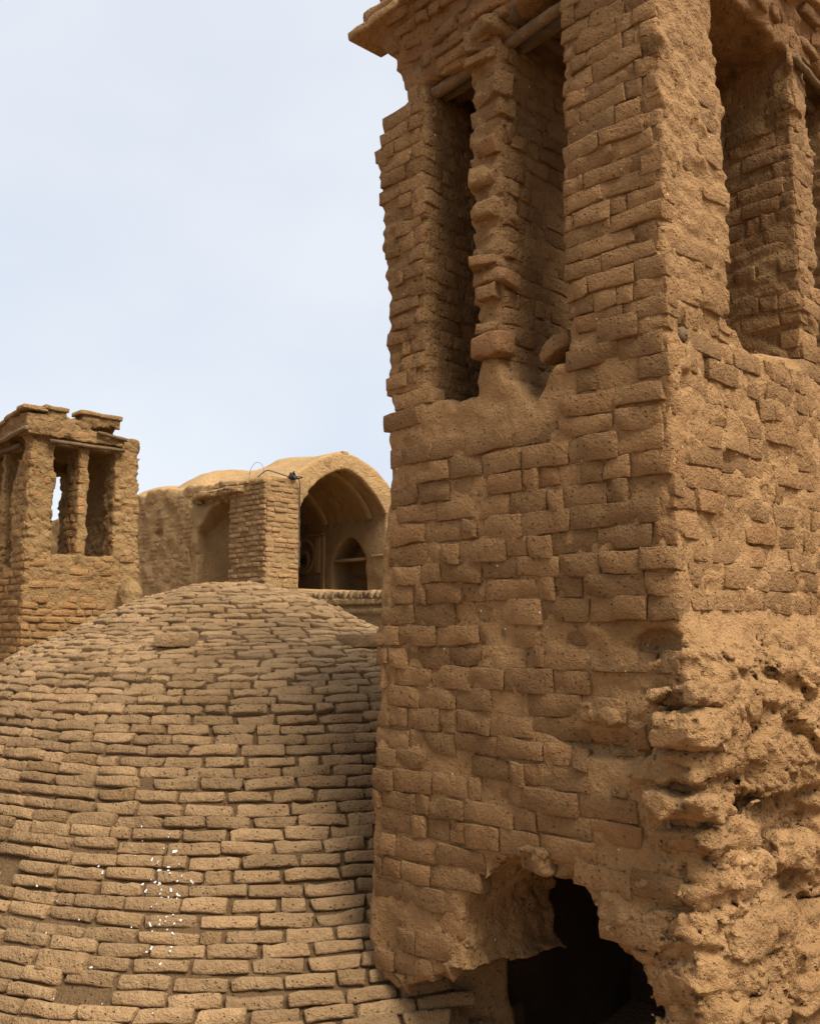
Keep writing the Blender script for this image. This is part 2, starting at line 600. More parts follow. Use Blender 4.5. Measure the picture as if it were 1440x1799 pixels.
def tube(pts, rad, n=8, wob=0.0, seed=0, closed_ends=True):
    """a round bar along points, radius per point"""
    R = np.random.default_rng(seed)
    pts = np.array(pts, float)
    rad = np.full(len(pts), rad) if np.isscalar(rad) else np.array(rad)
    v, q = [], []
    up = np.array([0.13, 0.21, 0.97])
    for i, p in enumerate(pts):
        t = pts[min(i + 1, len(pts) - 1)] - pts[max(i - 1, 0)]
        t /= np.linalg.norm(t)
        a = np.cross(t, up)
        a /= np.linalg.norm(a)
        b = np.cross(t, a)
        for k in range(n):
            th = 2 * math.pi * k / n
            rr = rad[i] * (1 + wob * R.normal())
            v.append(p + rr * (math.cos(th) * a + math.sin(th) * b))
    for i in range(len(pts) - 1):
        for k in range(n):
            q.append((i * n + k, i * n + (k + 1) % n, (i + 1) * n + (k + 1) % n, (i + 1) * n + k))
    if closed_ends:
        for base, flip in ((0, True), ((len(pts) - 1) * n, False)):
            v.append(pts[0] if flip else pts[-1])
            c = len(v) - 1
            for k in range(0, n, 2):
                f = (c, base + k, base + (k + 1) % n, base + (k + 2) % n)
                q.append(f if not flip else f[::-1])
    return np.array(v), np.array(q)

def spline(pts, n):
    pts = np.array(pts, float)
    t = np.linspace(0, len(pts) - 1, n)
    o = []
    P = np.vstack([2 * pts[0] - pts[1], pts, 2 * pts[-1] - pts[-2]])
    for x in t:
        i = min(int(x), len(pts) - 2)
        f = x - i
        a, b, c, d = P[i:i + 4]
        o.append(0.5 * ((2 * b) + (-a + c) * f + (2 * a - 5 * b + 4 * c - d) * f * f + (-a + 3 * b - 3 * c + d) * f ** 3))
    return np.array(o)

# ------------------------------------------------------------------ plan
TH = math.radians(44.5)                    # the whole quarter is turned this far from the view
ER = np.array([math.cos(TH), math.sin(TH), 0])
EL = np.array([-math.sin(TH), math.cos(TH), 0])
GROUND = -2.05

# ------------------------------------------------------------------ ground
def ground():
    xs = np.concatenate([[-3000, -800, -200, -60], np.linspace(-14, 14, 85), [60, 200, 800, 3000]])
    ys = np.concatenate([[-3000, -500, -60], np.linspace(-6, 26, 97), [60, 200, 800, 3000]])
    X, Y = np.meshgrid(xs, ys, indexing='ij')
    R = np.random.default_rng(3)
    Zg = np.full(X.shape, GROUND)
    near = (abs(X) < 15) & (Y > -7) & (Y < 27)
    Zg += near * (0.03 * np.sin(X * 1.3 + Y * .7) + 0.025 * np.sin(X * .6 - Y * 1.9) + R.normal(0, .008, X.shape))
    v = np.stack([X, Y, Zg], -1).reshape(-1, 3)
    nx, ny = X.shape
    i, j = np.meshgrid(np.arange(nx - 1), np.arange(ny - 1), indexing='ij')
    b = (i * ny + j).ravel()
    q = np.stack([b, b + ny, b + ny + 1, b + 1], 1)
    o = link('ground', mesh_np('ground', v, q), M_GROUND)
    tag(o, kind='structure')
ground()

# ------------------------------------------------------------------ the near windcatcher
CN = np.array([0.912, 3.227, 0.0])
HOLE = [(1.02, -1.20), (1.00, -1.12), (0.95, -1.02), (0.84, -0.93), (0.72, -0.875), (0.58, -0.885), (0.48, -0.905), (0.38, -0.98),
        (0.30, -1.05), (0.24, -1.11), (0.205, -1.18), (0.18, -1.26), (0.17, -1.40), (0.165, -1.62), (0.165, -2.4), (1.14, -2.4), (1.06, -1.75), (0.95, -1.47), (0.95, -1.385), (0.97, -1.365), (1.0, -1.33)]
def clod(w, d, h, seed):
    """a rough lump of old clay, front at y = 0"""
    g = Field((-w / 2 - .03, -d - .02, -h / 2 - .03), (w / 2 + .03, .04, h / 2 + .03), .0095)
    R = np.random.default_rng(seed)
    f = g.cube((0, -d / 2, 0), (w / 2, d / 2, h / 2 * 1.05), 5)
    for _ in range(2):                                       # slices broken off
        n = R.normal(0, 1, 3) * np.array([1, .8, 1.2])
        n[1] = abs(n[1])
        n /= np.linalg.norm(n)
        c = abs(n[0]) * w / 2 + n[1] * 0 + abs(n[2]) * h / 2
        f = smax(f, g.X * n[0] + g.Y * n[1] + g.Z * n[2] - c * R.uniform(.70, .95), .004)
    f = f + g.noise(.07, seed + 1) * .006 + g.noise(.028, seed + 2) * .0030
    g.f = np.ascontiguousarray(np.broadcast_to(f, (len(g.x), len(g.y), len(g.z)))).astype(np.float32)
    one = np.ones((1, 1, 1), np.float32)
    g.fracture((.08, .08, .05), seed + 3, .010 * one, .9, .5, .10, .06)
    g.fracture((.035, .035, .025), seed + 4, .004 * one, .9, .5, .2, .04)
    g.f[0] = g.f[-1] = 1
    g.f[:, 0] = g.f[:, -1] = 1
    g.f[:, :, 0] = g.f[:, :, -1] = 1
    v, q = g.nets()
    return mesh_np('clay_lump', v, q)

def near_tower():
    T = empty('windcatcher', CN.tolist(), TH)
    tag(T, 'tall near windcatcher of eroded mud brick with a broken dark arch at its foot', 'windcatcher', 'mud brick windcatchers')
    g = Field((-0.30, -0.36, -2.15), (2.02, 1.86, 3.25), 0.0138)
    X, Y, Z = g.X, g.Y, g.Z
    z1 = g.z
    # outline by height
    bmax = np.interp(z1, [-2.2, -1.6, -1.5, -1.24, -.74, .27, .61, .93, 1.0, 1.06, 1.35, 2.25, 2.36, 2.44, 2.50, 2.54, 2.62, 2.74, 2.84, 2.88, 3.02, 3.05, 3.14],
                     [1.50, 1.53, 1.555, 1.59, 1.54, 1.51, 1.475, 1.45, 1.42, 1.45, 1.50, 1.53, 1.50, 1.41, 1.33, 1.36, 1.39, 1.43, 1.50, 1.585, 1.59, 1.54, 1.52]).astype(np.float32)[None, None, :]
    amin = np.interp(z1, [-2.2, 2.5, 2.62, 2.84, 2.88, 3.02, 3.06], [0.0, 0.0, -.02, -.04, -.08, -.08, -.03]).astype(np.float32)[None, None, :]
    # the right-hand face bulges out as a slumped foot below eye height
    foot = np.interp(z1, [-2.2, -1.5, -1.0, -.6, -.25, -.10, 0.0, 0.06], [-.10, -.10, -.09, -.10, -.10, -.075, -.02, 0.0])[None, None, :]
    pocket = np.interp(z1, [-2.2, -1.3, -.8, -.62, -.55, -.40], [.03, .05, .09, .10, .02, 0.0])[None, None, :]
    side = np.clip((X - 0.34) / 0.14, 0, 1)
    toe = np.clip((X - 0.02) / 0.08, 0, 1)
    bmin = (foot * (0.35 + 0.65 * toe) + pocket * side).astype(np.float32)
    bmin = bmin + np.interp(z1, [2.5, 2.66, 2.86, 2.9, 3.02, 3.06], [0, 0, -.05, -.12, -.12, -.03]).astype(np.float32)[None, None, :]
    rec = 0.008
    zline = np.interp(g.y, [.80, .86, 1.04, 1.2, 1.41, 1.62], [-2.3, -1.36, -1.35, -1.44, -1.53, -1.44]).astype(np.float32)[None, :, None]
    amin = amin + np.clip((zline - Z) / .03, 0, 1) * np.interp(g.y, [.9, 1.15, 1.4], [.80, .72, .26]).astype(np.float32)[None, :, None]
    f = smax(amin + rec - X, X - 1.92, 0.012)
    f = smax(f, bmin + rec * 0.3 - Y, 0.022)
    f = smax(f, Y - bmax + .010, 0.03)
    f = np.maximum(f, Z - 3.12 - 0.03 * np.sin(9 * X + 4 * Y))
    # hollow top with cross walls
    hollow = g.box(0.30, 1.70, 0.30, 1.205, 1.02, 2.60)
    hollow = np.minimum(hollow, g.box(-.4, 0.5, 0.425, 0.765, 1.02, 2.62))          # openings on the left face
    hollow = np.minimum(hollow, g.box(-.4, 0.5, 0.915, 1.205, 0.985, 2.52))
    hollow = np.minimum(hollow, g.box(0.50, 1.165, -.5, 0.5, 1.20, 2.66))          # openings on the right face
    hollow = np.minimum(hollow, g.box(1.37, 1.75, -.5, 0.5, 1.24, 2.70))
    hollow = np.maximum(hollow, -np.maximum(np.abs(Y - 0.840) - 0.075, X - 1.2))      # cross wall seen end-on
    hollow = np.maximum(hollow, -np.maximum(np.abs(X - 1.267) - 0.10, Y - 0.80))      # second cross wall
    # worn sills: sloping scoops under the openings
    zs = Z - (0.70 + 1.15 * X + 2.2 * np.abs(Y - 0.80) ** 1.6)
    scoop = smax(-zs, np.maximum(np.abs(Y - 0.80) - 0.39, X - 0.34), 0.04)
    scoop = smax(scoop, Z - 1.18, 0.03)
    scoop = np.maximum(scoop, -(np.maximum(np.abs(Y - 0.842) - 0.06 - 0.75 * np.clip(1.10 - Z, 0, 1), X - 1.2)))
    hollow = smin(hollow, scoop, 0.05)
    zs = Z - (1.02 + 0.9 * Y + 0.55 * np.abs(X - 0.86) ** 1.2)
    sc2 = smax(smax(-zs, np.maximum(np.abs(X - 0.83) - 0.36, Y - 0.3), 0.04), Z - 1.33, 0.03)
    sc2 = smax(sc2, -(Z - 1.10 - 0.45 * np.clip(0.72 - X, 0, 1)), 0.03)
    hollow = smin(hollow, sc2, 0.04)
    f = smax(f, -hollow, 0.022)
    # broken arch and the chamber behind it
    hp = poly2d(HOLE, Y[0], Z[0])[None]
    tunnel = np.maximum(hp + 0.06 * np.clip(X, 0, .5), np.maximum(-0.4 - X, X - 0.74))
    chamber = g.box(0.60, 1.86, 0.10, 1.42, -2.4, -0.80)
    f = smax(f, -tunnel, 0.02)
    f = smax(f, -chamber, .03)
    for c, r in (((0.0, .30, -.42), (.085, .19, .055)), ((0.02, .08, -.06), (.07, .09, .05)), ((.10, -.10, -.30), (.05, .07, .05)), ((.20, -.11, -.50), (.07, .08, .04)),
                 ((.52, -.08, -.62), (.16, .12, .045)), ((.36, -.10, -.28), (.035, .07, .16)), ((.36, -.11, -.85), (.04, .07, .28)), ((.05, -.12, -.63), (.06, .06, .02)),
                 ((.42, 0, .62), (.05, .03, .06)), ((.75, 0, .55), (.035, .03, .04)), ((.30, 0, .98), (.03, .035, .06)), ((.62, .0, .18), (.03, .02, .09)), ((0.0, 0.005, .30), (.03, .03, .16)),
                 ((0, .25, .02), (.02, .05, .03)), ((.17, -.12, -1.38), (.05, .06, .035)), ((0.0, .62, -.28), (.015, .05, .02)), ((.12, 0, .88), (.03, .03, .05)),
                 ((.9, -.06, -.20), (.16, .05, .03)), ((.75, -.08, -.95), (.10, .07, .05))):
        f = smax(f, -g.ball(c, r), 0.02)
    # slumped masses at the foot of the right-hand face
    for c, r in (((.85, -.02, -.20), (.50, .115, .13)), ((.80, -.02, -.47), (.42, .105, .10)), ((.70, -.0, -1.24), (.34, .13, .17)), ((.95, .02, -.90), (.2, .12, .2)),
                 ((.16, -.02, -.33), (.16, .10, .22)), ((.17, .0, -1.05), (.16, .085, .45)), ((.52, .02, -1.45), (.16, .12, .12))):
        f = smin(f, g.cube(c, r, 3.0), 0.03)
    # mud packed where the tower meets the dome
    f = smin(f, g.box(0.26, 0.7, 1.25, 1.70, -2.3, -1.72), 0.05)
    f = smax(f, -g.ball((.135, -.01, 1.075), (.040, .06, .045)), .01)
    # wear
    ragged = (np.clip(1 - np.abs(hp) / .10, 0, 1) * np.clip((.75 - X) / .1, 0, 1) * np.clip((Z + 1.75) / .1, 0, 1)).astype(np.float32)
    colend = (np.clip((.09 - X) / .05, 0, 1) * np.clip((.12 - np.abs(Y - .84)) / .04, 0, 1) * np.clip((Z - 1.1) / .05, 0, 1)).astype(np.float32)
    low = (np.clip((0.02 - Z) / 0.15, 0, 1) * np.clip((0.30 - Y) / 0.25, 0, 1)).astype(np.float32)
    right = np.clip((0.10 - Y) / 0.1, 0, 1).astype(np.float32)
    top = np.clip((Z - 2.45) / 0.2, 0, 1).astype(np.float32)
    e1 = 0.008 + 0.014 * low + 0.010 * top
    e2 = 0.0035 + 0.0015 * low + 0.0025 * right + 0.006 * top
    e3 = 0.0018 + 0.0008 * low + 0.0022 * right + 0.003 * top
    f = f + g.noise(0.21, 11) * e1 + g.noise((.075, .075, .05), 12) * e2 + g.noise(0.03, 13) * e3
    upper = np.clip((Z - 1.0) / 0.2, 0, 1) * np.clip((2.5 - Z) / .1, 0, 1)
    f = f + (0.0035 * upper * np.cos(2 * math.pi * Z / 0.071 + 1.3 * np.sin(5 * X + 4 * Y))).astype(np.float32)
    f = f + low * 0.0 * np.cos(2 * math.pi * Z / 0.095 + 2.0 * np.sin(4 * X + 3 * Y)).astype(np.float32)
    f = np.maximum(f, Z - 3.2)
    g.f = f.astype(np.float32)
    sidew = np.clip((0.06 - Y) / 0.05, 0, 1) * np.clip((2.6 - Z) / .1, 0, 1)
    g.fracture((.19, .19, .105), 5, (0.036 * np.maximum(np.maximum(low, .55 * ragged), .55 * colend) * (X < 1.45)).astype(np.float32), .62, .62, .085, .10)
    g.fracture((.075, .075, .055), 6, ((0.0125 * np.maximum(low, .8 * ragged) + 0.004 * sidew * (1 - low) + .003) * (X < 1.45) * (Y < 1.7)).astype(np.float32), .9, .8, .16)
    g.fracture((.040, .040, .030), 7, ((0.005 * low + 0.0035 * sidew * (1 - low) + .002) * (X < 1.45) * (Y < 1.7)).astype(np.float32), .9, .5, .25, .04)
    f = g.f
    f[0] = f[-1] = 1
    f[:, 0] = f[:, -1] = 1
    f[:, :, 0] = 1
    f[:, :, -1] = 1
    g.f = f.astype(np.float32)
    v, q = g.nets()
    ab = lambda c: (c[:, 0], c[:, 1], c[:, 2])
    def up(c):
        return (c[:, 2] > 1.12) & (c[:, 2] < 2.52)
    regions = [('cornice', lambda c: c[:, 2] >= 2.52),
               ('pier', lambda c: up(c) & (c[:, 0] < 0.52) & (c[:, 1] < 0.44)),
               ('pier', lambda c: up(c) & (c[:, 0] < 0.52) & (c[:, 1] > 1.19)),
               ('cross_wall', lambda c: up(c) & (abs(c[:, 1] - .84) < .10) & (c[:, 0] < 1.22)),
               ('cross_wall', lambda c: up(c) & (abs(c[:, 0] - 1.267) < .14) & (c[:, 1] < .82)),
               ('shaft', lambda c: c[:, 2] > -9)]
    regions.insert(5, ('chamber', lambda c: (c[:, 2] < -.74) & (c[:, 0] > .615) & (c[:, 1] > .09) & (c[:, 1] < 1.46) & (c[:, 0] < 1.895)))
    cornice, pier_c, pier_l, wall_l, wall_r, chamber_o, shaft = split_link(v, q, regions, T, [M_RED, M_MUD, M_MUD, M_MUD, M_MUD, M_SHADEM, M_MUD])
    pier_l['label'] = 'far pier with bare brick courses and a worn sloping top'
    pier_c['label'] = 'corner pier, bare brick on one side and mud plaster on the other'
    kb = Kit('brick', 26, .22, .09, .08, .0046, .0030, M_MBRICK, 100, jit=0.050, bites=(0, 3))
    kc = Kit('brick', 16, .20, .09, .062, .005, .0028, M_MBRICK, 200, jit=0.055, bites=(0, 3))
    kr = Kit('brick', 12, .20, .11, .058, .010, .0040, M_RED, 300, jit=0.08)
    kl = Kit('clay_lump', 14, .26, .16, .10, .018, .0062, M_MUD, 400, nx=9, nz=6, jit=0.12)
    A, B = (1, 0, 0), (0, 1, 0)
    nA, nB = (-1, 0, 0), (0, -1, 0)
    def stick_left(u, z):
        return (0.0125 if z < 0.9 else 0.011) if random.random() > .09 else random.gauss(.001, .002)
    def warp(u, z):                                         # courses dip towards the far corner low down
        return 0.0 if z > -.4 else (-.4 - z) * 0.10 * (0.8 - u)
    fl = lay(g, (0, 0, 0), B, nA, 0.0, 1.525, -1.56, 1.12,  .088, .222, .0032, kb, stick_left, jit=.0030, tilt=.008, wob=.006, maxdev=.075, zshift=warp, skip=0.0,
             keep=lambda u, z: not (z > .80 - .5 * max(0, .12 - abs(u - .66)) and .41 < u < 1.19) and not (z < -.15 and u < .30 and random.random() < .75))
    rl = lay(g, (0, 0, 0), A, nB, 0.02, 1.45, 0.06, 1.22, .088, .23, .006, kb, lambda u, z: random.gauss(.0035, .0035), maxdev=.04, skip=.10)
    place(kb, shaft, fl + rl, 299)
    R = np.random.default_rng(77)
    nk = 0
    for x0, x1, y0, y1, out in ((1148, 1245, 1176, 1212, .05), (1215, 1300, 1196, 1236, .05), (1140, 1205, 1228, 1272, .055), (1206, 1305, 1240, 1300, .045), (1132, 1214, 1275, 1306, .06), (1216, 1300, 1304, 1368, .085),
                                (1130, 1222, 1322, 1352, .065), (1132, 1208, 1362, 1400, .045), (1128, 1196, 1406, 1446, .06), (1198, 1300, 1400, 1446, .07), (1140, 1236, 1452, 1512, .055), (1240, 1310, 1450, 1500, .04),
                                (1112, 1180, 1516, 1556, .06), (1182, 1272, 1506, 1556, .07), (1104, 1268, 1560, 1606, .085), (1102, 1276, 1610, 1664, .105), (1114, 1262, 1668, 1742, .075), (1144, 1216, 1744, 1800, .06), (1220, 1290, 1700, 1760, .05),
                                (1310, 1440, 1290, 1338, .04), (1330, 1450, 1340, 1388, .055), (1262, 1330, 1140, 1176, .03), (1300, 1366, 1440, 1490, .04), (1376, 1450, 1460, 1530, .05), (1290, 1372, 1500, 1570, .045),
                                (1290, 1400, 1600, 1680, .06), (1404, 1470, 1590, 1670, .05), (1300, 1390, 1690, 1740, .05), (1394, 1470, 1690, 1760, .05), (1296, 1360, 1750, 1800, .05),
                                (1000, 1090, 1235, 1272, .018), (1052, 1130, 1300, 1340, .02), (1040, 1104, 1350, 1400, .012), (1060, 1128, 1440, 1500, .02), (1012, 1090, 1520, 1560, .016), (1046, 1104, 1565, 1620, .016), (1072, 1112, 1625, 1680, .016), (905, 962, 1490, 1534, .018), (966, 1008, 1500, 1545, .018)):
        rightside = x0 > 1095
        def onface(px, py):
            u_ = (899.5 - py) / F_PX
            d_ = np.array([(px - 720) / F_PX, math.cos(PITCH) - u_ * math.sin(PITCH), math.sin(PITCH) + u_ * math.cos(PITCH)])
            nn_ = EL if rightside else ER
            t_ = (nn_ @ CN + (-.09 if rightside else 0.0)) / (nn_ @ d_)
            q_ = d_ * t_ - CN
            return (q_ @ ER if rightside else q_ @ EL), q_[2]
        pa, pb = onface(x0 + (16 if rightside and x0 < 1200 else 0), (y0 + y1) / 2)[0], onface(x1, (y0 + y1) / 2)[0]
        za, zb = onface((x0 + x1) / 2, y1)[1], onface((x0 + x1) / 2, y0)[1]
        w_, h_ = abs(pb - pa), zb - za
        mid_, zm = (pa + pb) / 2, (za + zb) / 2
        cme = clod(w_, .20, h_, 40 + nk)
        kq = 0 and Kit('clay_lump', 1, w_ * 1.0, .20, h_ * 1.02, min(.34 * h_, .026), .0085, M_MUD, 4000 + nk, nx=13, nz=9, ny=2, jit=.08)
        org, nv = (np.array([mid_, 0, zm]), np.array([0, -1., 0])) if rightside else (np.array([0, mid_, zm]), np.array([-1., 0, 0]))
        sf = g.surface(org[None], nv[None], .25, .3)[0]
        if np.isnan(sf):
            continue
        lim = .09 + out if rightside else out
        sf = max(min(sf + out * .34, lim), lim - .06)
        link('clay_lump', cme, M_MUD, shaft, frame(org + nv * sf, nv + R.normal(0, .07, 3) + np.array([0, 0, .08]), roll=R.normal(0, .05)))
        nk += 1
    place(kc, pier_l, lay(g, (0, 0, 0), B, nA, 1.205, 1.55, 1.10, 2.50, .0715, .19, .003, kc, .010, maxdev=.05, jit=.0025, tilt=.006)
          + lay(g, (0, 1.205, 0), A, nB, 0.0, 1.1, 1.0, 2.5, .0715, .21, .005, kc, .003, maxdev=.04, jit=.002, tilt=.006), 150)
    place(kc, pier_c, lay(g, (0, 0, 0), B, nA, 0.0, 0.43, 1.12, 2.75, .0715, .20, .003, kc, .010, maxdev=.05, jit=.003, tilt=.006)
          + lay(g, (0, 0, 0), A, nB, 0.0, .5, 1.15, 2.8, .0715, .22, .005, kc, lambda u, z: random.gauss(-.003, .0035), maxdev=.04, skip=.3), 200)
    wl = lay(g, (0, 0.765, 0), A, nB, 0.03, .75, 1.12, 2.6, .0735, .2, .006, kc, .005, maxdev=.05)
    place(kc, wall_l, wl, 150)
    # the ragged end of the cross wall: bricks left sticking out of it, every course a different length
    zz, i = 1.13, 0
    ends = []
    while zz < 2.50:
        h = random.uniform(.040, .105)
        outw = random.choice([-.02, .0, .01, .022, -.03]) + random.gauss(0, .008)
        w = random.uniform(.09, .19)
        if random.random() < .78: ends.append((frame((-.012 - outw,   .835 + random.gauss(0, .010), zz + h / 2), (-1, random.gauss(0, .32), random.gauss(0, .10)), roll=random.gauss(0, .08), scale=(w / .2, 1, h / .062)), i, h * w))
        zz += h + random.choice([.004, .006, .03])
        i += 1
    place(kr, wall_l, ends[::3], 60)
    place(kc, wall_l, ends[1::3] + ends[2::3], 60)
    kcap = Kit('cap_block', 4, .19, .16, .085, .022, .006, M_MUD, 350, nx=8, nz=5)
    for k, (a, z, w_) in enumerate(((-.055, 2.585, 1.1), (-.03, 1.93, .62), (-.035, 1.78, .7))):
        kcap.put('cap_block', wall_l, frame((a, .845, z), (-1, random.gauss(0, .2), .1), roll=random.gauss(0, .12), scale=(w_, 1, 1)), k)
    place(kc, wall_r, lay(g, (1.165, 0, 0), B, nA, 0.0, .7, 1.2, 2.65, .078, .21, .006, kc, .003, maxdev=.05)
          + lay(g, (0, 0, 0), A, nB, 1.16, 1.38, 1.25, 2.7, .078, .2, .006, kc, .003, maxdev=.05), 150)
    # broken courses of the cornice, leaning out over the openings
    co = lay(g, (0, 0, 0), B, nA, -.05, 1.72, 2.53, 3.1, .062, .2, .008, kr, lambda u, z: random.gauss(.012, .014), maxdev=.09, tilt=.05, skip=.12)
    co += lay(g, (0, 0, 0), A, nB, -.05, 1.9, 2.7, 3.1, .062, .2, .008, kr, lambda u, z: random.gauss(.010, .010), maxdev=.09, tilt=.04, skip=.1)
    place(kr, cornice, co, 200)
    ks = Kit('slab', 5, .34, .22, .05, .012, .004, M_MUD, 460, jit=.04)
    for k, (b, z, r) in enumerate(((1.52, 2.905, .04), (1.16, 2.92, -.02), (.80, 2.91, .02), (.44, 2.93, -.03), (1.44, 2.97, .02), (1.06, 2.985, .0))):
        ks.put('slab', cornice, frame((-.115 + (k > 3) * .03, b - .06, z), (-1, 0, 0), roll=r), k)
    # poles
    def pole(p0, p1, r, seed, n=12, parent=T):
        P = np.array([np.array(p0) + (np.array(p1) - np.array(p0)) * t for t in np.linspace(0, 1, n)])
        P += np.random.default_rng(seed).normal(0, r * .09, P.shape)
        vv, qq = tube(spline(P, 34), np.linspace(r, r * .86, 34), 14, .075, seed)
        return link('pole', mesh_np('pole', vv, qq), M_WOOD, parent)
    pole((.075, 1.34, 2.485), (0.06, .20, 2.57), .030, 1)
    pole((.15, 1.36, 2.50), (.16, .2, 2.585), .026, 2)
    pole((.42, .03, 2.74), (1.9, .05, 2.68), .030, 3)
    pole((.5, .12, 2.72), (1.9, .14, 2.66), .03, 4)
    pole((1.16, -.03, 2.60), (1.9, -.02, 2.56), .017, 5)
    for k, y in enumerate((.42, .70, .98, 1.2)):
        pole((.0, y, 2.62), (1.7, y + .02, 2.63), .03, 8 + k)
    # ends of old tie beams left in the wall
    for k, (p, d) in enumerate((((.135, .012, 1.075), (.02, .2, 0)), ((.03, 1.475, .955), (.0, -.2, .0)))):
        vv, qq = tube([np.array(p), np.array(p) + np.array(d)], .028 if k == 0 else .016, 9, .12, 20 + k)
        o = link('beam_end', mesh_np('beam_end', vv, qq), M_WOOD, T)
    # loose block on the worn sill
    kk = Kit('loose_block', 1, .16, .10, .075, .014, .006, M_MBRICK, 777, nx=8, nz=5)
    o = kk.put('loose_block', None, Matrix.Identity(4), 0)
    p = CN + ER * .05 + EL * .545
    o.matrix_world = Matrix.Translation((p[0], p[1], 1.125)) @ Matrix.Rotation(TH + math.radians(80), 4, 'Z') @ Matrix.Rotation(math.radians(22), 4, 'Y')
    tag(o, 'broken clay block lying tilted on the worn sill of the near windcatcher', 'clay block')
    return T
near_tower()

# ------------------------------------------------------------------ the brick dome
DOME_K = 1.12
DC = np.array([-1.27, 6.70, 0.0]) * DOME_K
def dome_lean(z):
    """the rings are not quite concentric: how far the middle of the ring at height z lies from the crown"""
    zz = np.asarray(z) / DOME_K
    zs = [-2.2, -1.45, -1.09, -.5, -.22, 0.0]
    return np.interp(zz, zs, [.53, .51, .47, .37, .17, 0.0]) * DOME_K, np.interp(zz, zs, [-.80, -.70, -.45, -.10, -.02, 0.0]) * DOME_K
def in_tower(p, m=0.0):
    q = np.asarray(p)[..., :2] - CN[:2]
    a, b = q @ ER[:2], q @ EL[:2]
    return (a > .24 + m) & (b < 1.60 - m) & (b > -.1)
PR = np.array([(0, .335), (.18, .322), (.40, .275), (.70, .175), (1.06, 0.0), (1.38, -.115), (1.64, -.225), (1.81, -.36), (1.93, -.53), (2.06, -.80), (2.18, -1.09), (2.35, -1.45), (2.48, -1.8), (2.58, -2.1)]) * DOME_K
